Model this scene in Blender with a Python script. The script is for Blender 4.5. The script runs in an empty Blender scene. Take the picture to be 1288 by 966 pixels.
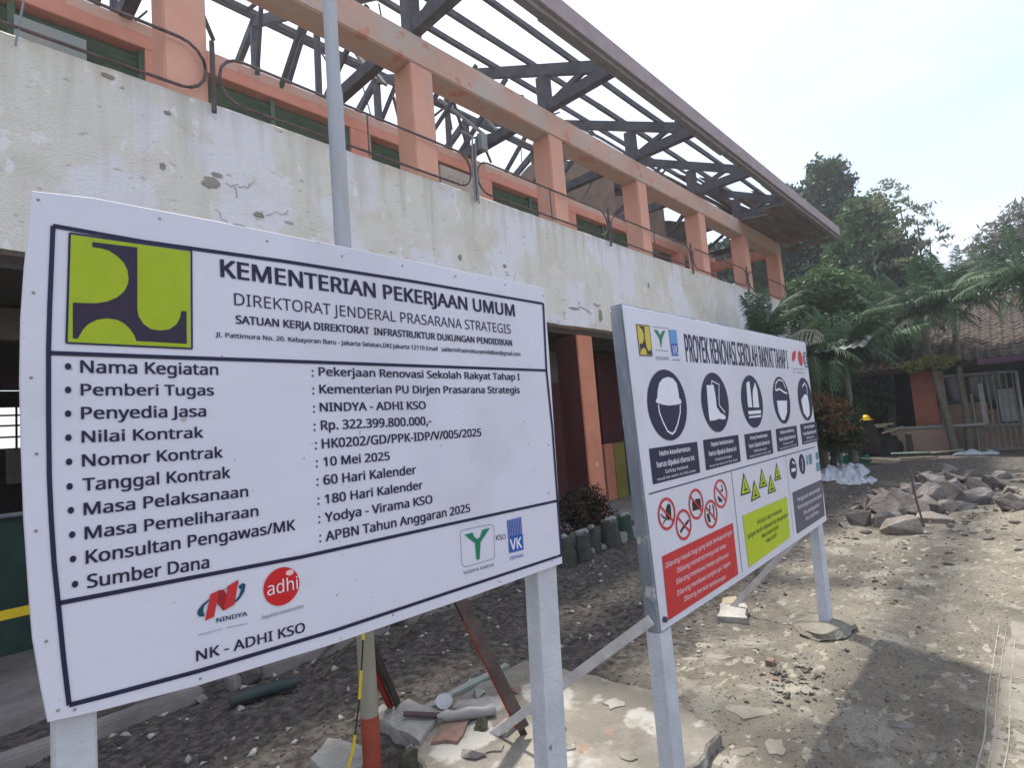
import bpy, bmesh, math, random, os
import numpy as np
from mathutils import Vector, Matrix, noise
R = math.radians
SC = bpy.context.scene
COL = SC.collection
# ------------------------------------------------------------------ camera
cam_d = bpy.data.cameras.new('camera'); cam = bpy.data.objects.new('camera', cam_d); COL.objects.link(cam)
CR = Vector((0.6847219868735926, -0.7243711896233602, -0.08026319415222362))
CU = Vector((-0.0061932133753195145, -0.11590971, 0.9932405053802292))
CF = Vector((0.7287780490656722, 0.6795965251997124, 0.08385176287061123))
M = Matrix.Identity(4)
for i in range(3):
    M[i][0] = CR[i]; M[i][1] = CU[i]; M[i][2] = -CF[i]
M[2][3] = 1.5
cam.matrix_world = M
cam_d.sensor_width = 36; cam_d.lens = 700 / 1288 * 36
cam_d.clip_start = 0.05; cam_d.clip_end = 2000
SC.camera = cam
# ------------------------------------------------------------------ light
SUN_DIR = Vector((-.22, -.44, -1.0))          # the way the light travels
sd = bpy.data.lights.new('sun', 'SUN'); sd.energy = 3.0; sd.angle = R(3.6); sd.color = (1.0, .95, .86)
sun = bpy.data.objects.new('sun', sd); COL.objects.link(sun)
sun.rotation_euler = SUN_DIR.to_track_quat('-Z', 'Y').to_euler()
world = bpy.data.worlds.new('World'); SC.world = world; world.use_nodes = True
nt = world.node_tree; nt.nodes.clear()
out = nt.nodes.new('ShaderNodeOutputWorld'); bg = nt.nodes.new('ShaderNodeBackground')
sky = nt.nodes.new('ShaderNodeTexSky'); sky.sky_type = 'NISHITA'; sky.sun_disc = False
sky.sun_elevation = math.atan2(1.0, math.hypot(.22, .44)); sky.sun_rotation = math.atan2(.22, .44)
sky.air_density = 1.3; sky.dust_density = 3.0; sky.ozone_density = 1.2; sky.altitude = 50
tc = nt.nodes.new('ShaderNodeTexCoord'); nz = nt.nodes.new('ShaderNodeTexNoise'); nz.inputs['Scale'].default_value = 1.6
nz.inputs['Detail'].default_value = 6; nz.inputs['Roughness'].default_value = .55
mp = nt.nodes.new('ShaderNodeMapping'); mp.inputs['Scale'].default_value = (1, 1, 2.6)
nt.links.new(tc.outputs['Generated'], mp.inputs['Vector']); nt.links.new(mp.outputs[0], nz.inputs['Vector'])
mr = nt.nodes.new('ShaderNodeMapRange'); mr.inputs[1].default_value = .35; mr.inputs[2].default_value = .7
mr.inputs[3].default_value = .38; mr.inputs[4].default_value = .92
nt.links.new(nz.outputs['Fac'], mr.inputs[0])
mx = nt.nodes.new('ShaderNodeMixRGB'); mx.inputs[2].default_value = (5.3, 5.7, 6.6, 1)
nt.links.new(mr.outputs[0], mx.inputs[0]); nt.links.new(sky.outputs[0], mx.inputs[1]); nt.links.new(mx.outputs[0], bg.inputs[0])
bg.inputs[1].default_value = .10
nt.links.new(bg.outputs[0], out.inputs[0])
SC.view_settings.view_transform = 'Standard'; SC.view_settings.look = 'None'
SC.view_settings.exposure = 1.17; SC.view_settings.gamma = 1.0
SC.cycles.max_bounces = 6; SC.cycles.diffuse_bounces = 4; SC.cycles.glossy_bounces = 3
SC.cycles.transparent_max_bounces = 8

# ------------------------------------------------------------------ materials
def lin(c):
    return tuple(((v / 255) / 12.92 if v <= 10 else (((v / 255) + .055) / 1.055) ** 2.4) for v in c)
MATS = {}
def mat(name, c1, c2=None, scale=6, rough=.85, bump=0, bscale=None, detail=5, c3=None, lo=.35, hi=.65, stretch=(1, 1, 1), metal=0, spec=.3, trans=0):
    m = bpy.data.materials.new(name); m.use_nodes = True; n = m.node_tree; L = n.links
    b = n.nodes['Principled BSDF']; b.inputs['Roughness'].default_value = rough; b.inputs['Metallic'].default_value = metal
    b.inputs['Specular IOR Level'].default_value = spec
    if trans: b.inputs['Transmission Weight'].default_value = trans
    t = n.nodes.new('ShaderNodeTexCoord'); mpp = n.nodes.new('ShaderNodeMapping'); mpp.inputs['Scale'].default_value = stretch
    L.new(t.outputs['Object'], mpp.inputs['Vector'])
    if c2 is None:
        c2 = tuple(v * .8 for v in c1)
    nz = n.nodes.new('ShaderNodeTexNoise'); nz.inputs['Scale'].default_value = scale; nz.inputs['Detail'].default_value = detail
    nz.inputs['Roughness'].default_value = .62
    L.new(mpp.outputs[0], nz.inputs['Vector'])
    cr = n.nodes.new('ShaderNodeValToRGB'); e = cr.color_ramp.elements
    e[0].position = lo; e[0].color = (*c1, 1); e[1].position = hi; e[1].color = (*c2, 1)
    if c3: k = e.new((lo + hi) / 2); k.color = (*c3, 1)
    L.new(nz.outputs['Fac'], cr.inputs[0]); L.new(cr.outputs[0], b.inputs['Base Color'])
    if bump:
        n2 = n.nodes.new('ShaderNodeTexNoise'); n2.inputs['Scale'].default_value = bscale or scale * 6; n2.inputs['Detail'].default_value = 6
        L.new(mpp.outputs[0], n2.inputs['Vector'])
        bp = n.nodes.new('ShaderNodeBump'); bp.inputs['Strength'].default_value = bump; bp.inputs['Distance'].default_value = .02
        L.new(n2.outputs['Fac'], bp.inputs['Height']); L.new(bp.outputs[0], b.inputs['Normal'])
    MATS[name] = m
    return m
def extra_layer(m, col, scale, lo, hi, stretch=(1, 1, 1), detail=4, rough_to=None, seed=0.0, bump=0.0):
    """a further patchy layer of colour (stains, peeling, chips) over what the material has"""
    n = m.node_tree; L = n.links; b = n.nodes['Principled BSDF']
    src = b.inputs['Base Color'].links[0].from_socket
    t = n.nodes.new('ShaderNodeTexCoord'); mpp = n.nodes.new('ShaderNodeMapping'); mpp.inputs['Scale'].default_value = stretch
    mpp.inputs['Location'].default_value = (seed, seed * 1.7, seed * .6)
    L.new(t.outputs['Object'], mpp.inputs['Vector'])
    nz = n.nodes.new('ShaderNodeTexNoise'); nz.inputs['Scale'].default_value = scale; nz.inputs['Detail'].default_value = detail
    L.new(mpp.outputs[0], nz.inputs['Vector'])
    r = n.nodes.new('ShaderNodeMapRange'); r.inputs[1].default_value = lo; r.inputs[2].default_value = hi; r.clamp = True
    L.new(nz.outputs['Fac'], r.inputs[0])
    x = n.nodes.new('ShaderNodeMixRGB'); x.inputs[2].default_value = (*col, 1)
    L.new(r.outputs[0], x.inputs[0]); L.new(src, x.inputs[1]); L.new(x.outputs[0], b.inputs['Base Color'])
    if bump:
        bp = n.nodes.new('ShaderNodeBump'); bp.inputs['Strength'].default_value = bump; bp.inputs['Distance'].default_value = .012; bp.invert = True
        L.new(r.outputs[0], bp.inputs['Height'])
        if b.inputs['Normal'].links: L.new(b.inputs['Normal'].links[0].from_socket, bp.inputs['Normal'])
        L.new(bp.outputs[0], b.inputs['Normal'])
    return m
def flat(name, c, rough=.5, spec=.3):
    return mat(name, c, tuple(v * .93 for v in c), 30, rough=rough, spec=spec)
# prints
VINYL = mat('banner_vinyl', (.66, .66, .77), (.63, .63, .74), 2.2, rough=.32, spec=.5, bump=.6, bscale=2.6)
extra_layer(VINYL, (.50, .50, .56), 2.4, .56, .85, detail=8, seed=4)
extra_layer(VINYL, (.42, .41, .42), 60, .735, .76, detail=2, seed=14)
VINYL2 = mat('banner_vinyl_second', (.64, .645, .74), (.60, .605, .70), 2.2, rough=.36, spec=.45, bump=.35, bscale=3.5)
extra_layer(VINYL2, (.52, .52, .58), 2.4, .56, .85, detail=8, seed=4)
for nme, c in dict(navy=(.016, .016, .055), plum=(.03, .02, .05), lime=(.36, .47, .015), lime2=(.45, .55, .01), red=(.55, .03, .035), red2=(.33, .015, .02),
                   ball=(.58, .015, .02), gloss=(.85, .55, .55), teal=(.01, .07, .13), white=(.75, .76, .84), grey=(.12, .12, .16), faint=(.42, .43, .52),
                   green=(.01, .20, .10), blue=(.03, .10, .42), skyblue=(.12, .30, .62), gold=(.62, .50, .06), black=(.012, .012, .018), slate=(.09, .085, .13),
                   tealsign=(.10, .25, .30)).items():
    flat('print_' + nme, c)
# posts, building, ground
PAINTWHITE = mat('white_post_paint', (.56, .58, .63), (.46, .48, .53), 9, rough=.6, bump=.25, bscale=60)
extra_layer(PAINTWHITE, (.16, .16, .17), 22, .70, .74, detail=6)
extra_layer(PAINTWHITE, (.42, .39, .34), 3.5, .56, .85, detail=9, stretch=(1, 1, .5), seed=3)
GALV = mat('galvanised_steel', (.42, .46, .52), (.25, .29, .35), 7, rough=.42, metal=.55, bump=.15, stretch=(1, 1, .3))
extra_layer(GALV, (.62, .63, .66), 9, .62, .66, detail=6)
STRAP = mat('weathered_brace_paint', (.62, .60, .61), (.46, .44, .44), 12, rough=.7)
PARA = mat('old_whitewash', (.72, .685, .63), (.66, .61, .53), .9, rough=.92, bump=.5, bscale=55, lo=.38, hi=.64, detail=10, c3=(.74, .71, .65))
extra_layer(PARA, (.78, .77, .81), 1.3, .50, .555, detail=11, stretch=(1, 1, .8), seed=4, bump=.12)
extra_layer(PARA, (.63, .585, .51), 1.7, .56, .76, detail=11, stretch=(.8, 1, 1), seed=9)
extra_layer(PARA, (.60, .57, .52), 2.2, .58, .90, detail=9, stretch=(2.6, 1, .30), seed=6)
extra_layer(PARA, (.80, .79, .78), 9, .61, .66, detail=7, stretch=(1, 1, .6), seed=31, bump=.3)
extra_layer(PARA, (.54, .51, .46), 19, .67, .72, detail=7, stretch=(.55, 1, 1.7), seed=21, bump=.5)
extra_layer(PARA, (.42, .40, .38), 7, .70, .73, detail=9, stretch=(.8, 1, 1.6), seed=2, bump=.6)
def top_streaks(m, z_top, depth, col):
    """rain-wash streaks running down from the coping"""
    n = m.node_tree; L = n.links; b = n.nodes['Principled BSDF']; src = b.inputs['Base Color'].links[0].from_socket
    t = n.nodes.new('ShaderNodeTexCoord'); sx = n.nodes.new('ShaderNodeSeparateXYZ'); L.new(t.outputs['Object'], sx.inputs[0])
    mpp = n.nodes.new('ShaderNodeMapping'); mpp.inputs['Scale'].default_value = (1, 1, .06); L.new(t.outputs['Object'], mpp.inputs[0])
    nz = n.nodes.new('ShaderNodeTexNoise'); nz.inputs['Scale'].default_value = 7; nz.inputs['Detail'].default_value = 7; L.new(mpp.outputs[0], nz.inputs['Vector'])
    r = n.nodes.new('ShaderNodeMapRange'); r.inputs[1].default_value = z_top - depth; r.inputs[2].default_value = z_top; r.inputs[3].default_value = .0; r.inputs[4].default_value = .24; L.new(sx.outputs['Z'], r.inputs[0])
    a = n.nodes.new('ShaderNodeMath'); a.operation = 'ADD'; L.new(r.outputs[0], a.inputs[0]); L.new(nz.outputs['Fac'], a.inputs[1])
    q = n.nodes.new('ShaderNodeMapRange'); q.inputs[1].default_value = .68; q.inputs[2].default_value = 1.05; L.new(a.outputs[0], q.inputs[0])
    x = n.nodes.new('ShaderNodeMixRGB'); x.inputs[2].default_value = (*col, 1); L.new(q.outputs[0], x.inputs[0]); L.new(src, x.inputs[1]); L.new(x.outputs[0], b.inputs['Base Color'])
top_streaks(PARA, 4.6, 1.0, (.50, .46, .40))
CHIP = mat('bare_render_chip', (.27, .25, .22), (.38, .35, .31), 14, rough=.95, bump=.6)
ORANGE = mat('salmon_paint', (.78, .43, .33), (.74, .38, .28), 3, rough=.85, bump=.15, bscale=30, detail=7)
extra_layer(ORANGE, (.62, .40, .34), 2.6, .55, .75, detail=7, stretch=(1, 1, .4), seed=3)
extra_layer(ORANGE, (.60, .53, .49), 5, .69, .715, detail=9, seed=8)
BEAMC = mat('beam_faded_paint', (.66, .43, .34), (.60, .39, .32), 2, rough=.88, bump=.15, detail=7)
extra_layer(BEAMC, (.56, .50, .46), 2.6, .48, .68, detail=7, stretch=(.5, 1, 1), seed=5)
extra_layer(BEAMC, (.62, .30, .22), 4, .6, .66, seed=15)
BANDO = mat('band_orange_paint', (.70, .33, .26), (.64, .29, .22), 3, rough=.85, bump=.15, bscale=30, detail=7)
extra_layer(BANDO, (.52, .33, .28), 3, .58, .75, detail=7, stretch=(1, 1, .4), seed=3)
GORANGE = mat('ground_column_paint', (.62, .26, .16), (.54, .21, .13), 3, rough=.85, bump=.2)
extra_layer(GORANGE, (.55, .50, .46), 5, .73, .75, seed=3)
MAROON = mat('maroon_paint_and_shade', (.10, .03, .028), (.075, .024, .024), 4, rough=.85)  # wall paint, and the shade colour on the ground columns' sides
CONC = mat('bare_concrete', (.30, .27, .25), (.20, .18, .17), 3, rough=.95, bump=.3)
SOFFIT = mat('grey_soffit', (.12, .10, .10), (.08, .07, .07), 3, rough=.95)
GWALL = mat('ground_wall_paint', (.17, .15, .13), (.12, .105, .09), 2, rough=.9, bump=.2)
DADO = mat('green_dado_paint', (.035, .07, .055), (.025, .05, .042), 3, rough=.8, bump=.2)
YELLOWP = mat('yellow_door_paint', (.32, .26, .07), (.24, .20, .06), 3, rough=.8)
LOUV = mat('green_louvre_paint', (.10, .17, .13), (.07, .13, .10), 8, rough=.7)
STEELD = mat('old_roof_steel', (.055, .055, .075), (.10, .095, .11), 5, rough=.75, bump=.3)
WOODG = mat('grey_hanging_timber', (.26, .25, .24), (.16, .155, .15), 5, rough=.9, stretch=(1, 1, 6), bump=.3)
FASCIA = mat('mauve_fascia_paint', (.36, .29, .31), (.29, .235, .255), 4, rough=.8, bump=.2, detail=7)
extra_layer(FASCIA, (.34, .28, .29), 9, .6, .66, stretch=(.3, 1, 1))
FASCUN = mat('fascia_underboard', (.17, .17, .16), (.24, .21, .21), 7, rough=.9, bump=.4)
DECK = mat('roof_deck_boards', (.24, .19, .165), (.13, .105, .095), 3, rough=.9, bump=.4, stretch=(.3, 2, 2))
GABLE = mat('gable_wall_render', (.28, .205, .16), (.19, .145, .12), 3, rough=.95, bump=.3)
RUST = mat('rusty_rail_steel', (.16, .12, .12), (.09, .065, .07), 12, rough=.75, bump=.3)
GREYBOX = mat('grey_box_paint', (.30, .32, .34), (.22, .24, .26), 5, rough=.5)
POLE = mat('pole_aluminium_paint', (.46, .48, .52), (.38, .40, .45), 3, rough=.5, bump=.08, stretch=(1, 1, .4))
extra_layer(POLE, (.34, .31, .24), 3, .5, .75, stretch=(3, 3, .5), seed=2)
REDP = mat('red_oxide_paint', (.36, .075, .045), (.26, .055, .035), 6, rough=.7, bump=.3)
extra_layer(REDP, (.15, .07, .05), 14, .62, .66)
BRIGHTRED = mat('strut_red_paint', (.45, .05, .035), (.30, .035, .025), 8, rough=.6)
BLACKM = mat('black_strut_paint', (.028, .024, .022), (.06, .045, .04), 8, rough=.7, bump=.3)
YEL = mat('yellow_tape_plastic', (.70, .50, .02), (.60, .42, .02), 8, rough=.45)
BLK = mat('black_tape_plastic', (.015, .015, .018), (.03, .03, .03), 8, rough=.45)
SLAB = mat('slab_concrete', (.29, .265, .225), (.18, .165, .14), 3.2, rough=.95, bump=.6, bscale=34, detail=9, lo=.38, hi=.58)
extra_layer(SLAB, (.40, .385, .35), 4, .54, .60, detail=7, seed=3)
extra_layer(SLAB, (.10, .095, .08), 5, .62, .72, detail=7, seed=7)
extra_layer(SLAB, (.30, .16, .12), 6, .68, .74, detail=5, seed=11)
TEALP = mat('teal_painted_edge', (.27, .31, .28), (.32, .33, .30), 9, rough=.9, bump=.3)
BRICK = mat('fired_clay', (.20, .12, .095), (.28, .20, .165), 9, rough=.95, bump=.5)
CONCP = mat('pale_concrete_lump', (.40, .39, .36), (.27, .26, .24), 6, rough=.95, bump=.6, bscale=40)
MOSS = mat('mossy_lump', (.05, .05, .035), (.10, .09, .07), 8, rough=.98, bump=.8)
ROCKM = [mat('mauve_brown_stone', (.20, .175, .165), (.115, .10, .095), 5, rough=.95, bump=.7, bscale=26, detail=9),
         mat('grey_stone', (.24, .22, .21), (.13, .12, .115), 5, rough=.95, bump=.7, bscale=26, detail=9),
         mat('pale_stone_face', (.27, .24, .205), (.13, .11, .10), 4, rough=.95, bump=.6, bscale=26, detail=8),
         mat('dark_stone', (.13, .11, .108), (.075, .065, .063), 5, rough=.95, bump=.7, bscale=26, detail=9)]
PALEST = mat('flat_pale_stone', (.30, .275, .23), (.19, .17, .14), 7, rough=.9, bump=.4, bscale=40, detail=8)
SHEETW = mat('white_plastic_sheet', (.50, .53, .58), (.36, .39, .44), 5, rough=.5, bump=.5)
GREENT = mat('green_tarpaulin', (.02, .16, .10), (.03, .22, .13), 5, rough=.6, bump=.5)
TWIG = mat('dry_twig_bark', (.11, .09, .07), (.06, .05, .04), 12, rough=.95)
LWOOD = mat('pale_plank_wood', (.36, .31, .22), (.26, .22, .16), 8, rough=.9, stretch=(1, 6, 6))
GRNPIPE = mat('pale_green_plank_paint', (.35, .48, .36), (.28, .40, .30), 6, rough=.7)
YELHAT = mat('yellow_hat_plastic', (.75, .52, .01), (.70, .46, .01), 8, rough=.35)
CLAYT = mat('weathered_clay_tile', (.075, .054, .045), (.035, .028, .026), 5.0, rough=.92, bump=.5, detail=8, c3=(.055, .040, .034))
extra_layer(CLAYT, (.17, .15, .13), 5, .60, .7, detail=6)
HOUSEW = mat('house_pink_plaster', (.36, .25, .19), (.28, .195, .15), 2.5, rough=.92, bump=.2)
HOUSER = mat('house_red_pillar', (.38, .14, .09), (.29, .10, .07), 3, rough=.85)
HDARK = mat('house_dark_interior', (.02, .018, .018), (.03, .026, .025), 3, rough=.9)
HGREEN = mat('dark_green_frame', (.03, .05, .04), (.045, .07, .055), 6, rough=.7)
HGLASS = mat('dark_window_glass', (.02, .03, .03), (.03, .045, .04), 3, rough=.12, spec=.6)
MAUVEF = mat('purple_eave_board', (.10, .045, .09), (.075, .035, .07), 3, rough=.8)
PIPEW = mat('pale_grey_pipe', (.30, .31, .30), (.20, .21, .20), 6, rough=.6)
GATEM = mat('dull_gate_steel', (.20, .21, .17), (.13, .14, .12), 6, rough=.7)
BARK = mat('grey_palm_bark', (.16, .15, .125), (.09, .085, .07), 8, rough=.95, bump=.5, stretch=(1, 1, 3))
BARKD = mat('dark_bark', (.05, .04, .033), (.08, .065, .05), 5, rough=.95, bump=.6)
def leafmat(name, a, b_, sc=1.6, tr=.25):
    m = mat(name, a, b_, sc, rough=.6, spec=.25, lo=.3, hi=.7, detail=3)
    n = m.node_tree; bs = n.nodes['Principled BSDF']; o = n.nodes['Material Output']
    t = n.nodes.new('ShaderNodeBsdfTranslucent'); x = n.nodes.new('ShaderNodeMixShader'); x.inputs[0].default_value = tr
    n.links.new(bs.inputs['Base Color'].links[0].from_socket, t.inputs['Color'])
    n.links.new(bs.outputs[0], x.inputs[1]); n.links.new(t.outputs[0], x.inputs[2]); n.links.new(x.outputs[0], o.inputs['Surface'])
    return m
LDARK = leafmat('dark_tree_leaves', (.028, .060, .034), (.058, .105, .048), .6)
LMID = leafmat('mid_green_leaves', (.055, .11, .045), (.10, .17, .06), .7)
LFEATH = leafmat('feathery_pale_leaves', (.13, .17, .09), (.21, .22, .14), .8)
LFAR = leafmat('far_brownish_green_leaves', (.13, .14, .11), (.19, .18, .145), .8)
LPALM = leafmat('palm_leaves', (.032, .070, .038), (.065, .115, .052), 1.2)
LPALM2 = leafmat('bright_palm_leaves', (.042, .09, .05), (.075, .13, .07), 1.2)
LYEL = leafmat('yellow_green_leaves', (.16, .22, .05), (.24, .26, .08), 2)
LRED = leafmat('red_tipped_leaves', (.26, .12, .06), (.16, .11, .05), 3)
LBUSH = leafmat('bush_leaves', (.03, .05, .02), (.06, .075, .03), 3)
LDRY = leafmat('dry_brown_leaves', (.075, .05, .035), (.05, .038, .03), 4)

# ------------------------------------------------------------------ builders
RNG = np.random.default_rng(7)
def wloc(o):
    v = Vector((0, 0, 0))
    while o is not None:
        v += o.location; o = o.parent
    return v
def thing(name, label, cat, loc=(0, 0, 0), group=None):
    o = bpy.data.objects.new(name, None); COL.objects.link(o); o.location = loc; o.empty_display_size = .1
    o['label'] = label; o['category'] = cat
    if group: o['group'] = group
    return o
def tag(o, label=None, cat=None, group=None, kind=None):
    if label: o['label'] = label
    if cat: o['category'] = cat
    if group: o['group'] = group
    if kind: o['kind'] = kind
    return o
class MB:
    def __init__(s): s.v = []; s.f = []; s.sm = False
    def add(s, vs, fs):
        n = len(s.v); s.v.extend([tuple(v) for v in vs]); s.f.extend([tuple(i + n for i in f) for f in fs]); return s
    def box(s, x0, x1, y0, y1, z0, z1):
        vs = [(x0, y0, z0), (x1, y0, z0), (x1, y1, z0), (x0, y1, z0), (x0, y0, z1), (x1, y0, z1), (x1, y1, z1), (x0, y1, z1)]
        return s.add(vs, [(3, 2, 1, 0), (4, 5, 6, 7), (0, 1, 5, 4), (1, 2, 6, 5), (2, 3, 7, 6), (3, 0, 4, 7)])
    def beam(s, p, q, w, h, up=(0, 0, 1)):
        p = Vector(p); q = Vector(q); d = (q - p).normalized(); u = Vector(up)
        a = d.cross(u)
        if a.length < 1e-4: a = Vector((1, 0, 0))
        a.normalize(); b = a.cross(d).normalized(); a = a * w / 2; b = b * h / 2
        vs = [p - a - b, p + a - b, p + a + b, p - a + b, q - a - b, q + a - b, q + a + b, q - a + b]
        return s.add(vs, [(0, 1, 2, 3), (7, 6, 5, 4), (0, 4, 5, 1), (1, 5, 6, 2), (2, 6, 7, 3), (3, 7, 4, 0)])
    def tube(s, pts, r, n=8, caps=True):
        pts = [Vector(p) for p in pts]; m = len(pts); rs = r if isinstance(r, (list, tuple)) else [r] * m
        ref = Vector((0, 0, 1)); vs = []
        d0 = (pts[1] - pts[0]).normalized()
        if abs(d0.dot(ref)) > .9: ref = Vector((1, 0, 0))
        for i, p in enumerate(pts):
            d = (pts[min(i + 1, m - 1)] - pts[max(i - 1, 0)]).normalized()
            a = d.cross(ref)
            if a.length < .05: a = d.cross(Vector((0, 1, 0)))
            a.normalize(); b = d.cross(a)
            for k in range(n):
                t = 2 * math.pi * k / n; vs.append(p + (a * math.cos(t) + b * math.sin(t)) * rs[i])
        fs = [(i * n + k, i * n + (k + 1) % n, (i + 1) * n + (k + 1) % n, (i + 1) * n + k) for i in range(m - 1) for k in range(n)]
        if caps: fs += [tuple(range(n))[::-1], tuple((m - 1) * n + k for k in range(n))]
        s.sm = n > 6
        return s.add(vs, fs)
    def prism(s, pts, fn, t):
        """polygon pts (2-D) mapped by fn(a, b, depth) to 3-D, with thickness t"""
        n = len(pts); vs = [fn(a, b, 0) for a, b in pts] + [fn(a, b, t) for a, b in pts]
        return s.add(vs, [tuple(range(n)), tuple(range(2 * n - 1, n - 1, -1))] + [(i, n + i, n + (i + 1) % n, (i + 1) % n) for i in range(n)])
    def build(s, name, m, parent=None, bevel=0, smooth=None, seg=2, **kw):
        off = wloc(parent) if parent is not None else Vector((0, 0, 0))
        me = bpy.data.meshes.new(name)
        me.from_pydata([(v[0] - off.x, v[1] - off.y, v[2] - off.z) for v in s.v], [], s.f)
        me.materials.append(m)
        bm = bmesh.new(); bm.from_mesh(me)
        if len(s.f) < 4000: bmesh.ops.recalc_face_normals(bm, faces=bm.faces)
        if bevel: bmesh.ops.bevel(bm, geom=bm.edges[:], offset=bevel, segments=seg, affect='EDGES', clamp_overlap=True)
        bm.to_mesh(me); bm.free()
        if s.sm if smooth is None else smooth:
            for p in me.polygons: p.use_smooth = True
            try: me.set_sharp_from_angle(angle=R(45))
            except Exception: pass
        o = bpy.data.objects.new(name, me); COL.objects.link(o)
        if parent is not None: o.parent = parent
        return tag(o, **kw)
def link_copy(src, parent=None, loc=None, rot=None, scale=None, name=None):
    o = src.copy(); COL.objects.link(o)
    if name: o.name = name
    if parent is not None: o.parent = parent
    if loc is not None: o.location = loc
    if rot is not None: o.rotation_euler = rot
    if scale is not None: o.scale = scale
    return o
def npmesh(name, verts, faces, m, parent=None, smooth=False, **kw):
    """fast path: verts (n,3) array, faces (k,4) or (k,3) array"""
    me = bpy.data.meshes.new(name); nv = len(verts); nf, k = faces.shape
    if parent is not None: verts = verts - np.array(wloc(parent))
    me.vertices.add(nv); me.vertices.foreach_set('co', verts.astype(np.float32).ravel())
    me.loops.add(nf * k); me.loops.foreach_set('vertex_index', faces.astype(np.int32).ravel())
    me.polygons.add(nf); me.polygons.foreach_set('loop_start', np.arange(0, nf * k, k, dtype=np.int32))
    me.polygons.foreach_set('loop_total', np.full(nf, k, dtype=np.int32))
    if smooth: me.polygons.foreach_set('use_smooth', np.ones(nf, dtype=bool))
    me.update(calc_edges=True); me.validate()
    me.materials.append(m)
    o = bpy.data.objects.new(name, me); COL.objects.link(o)
    if parent is not None: o.parent = parent
    return tag(o, **kw)
# board prints, in millimetres along and up each board
B1_OUT = [(64.0,1991.3),(151.9,1999.3),(361.4,1998.5),(650.6,1993.5),(971.6,1986.2),(1391.2,1976.2),(1388.0,1762.0),(1380.2,1494.1),(1373.9,1285.5),(1363.6,1059.8),(981.6,1052.9),(577.8,1051.8),(301.6,1060.6),(144.7,1073.7),(79.5,1082.2),(71.9,1134.2),(61.5,1220.0),(57.9,1282.2),(51.6,1418.1),(48.7,1542.5),(47.3,1650.1),(49.2,1762.7),(54.3,1854.4),(59.3,1910.8)]
B1_NAILS = [(73.6,1976.1),(260.0,1980.5),(469.5,1972.7),(650.6,1967.0),(825.8,1969.0),(1007.3,1965.3),(1204.6,1963.9),(1379.6,1947.3),(66.1,1806.4),(62.1,1657.0),(68.5,1526.1),(66.6,1397.1),(78.5,1213.4),(92.9,1097.1),(114.8,1089.9),(306.1,1073.0),(732.1,1073.4),(1080.0,1072.3),(1088.9,1067.9),(1312.5,1078.5),(1336.5,1088.3),(1324.6,1292.1),(1343.8,1444.1)]
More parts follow.
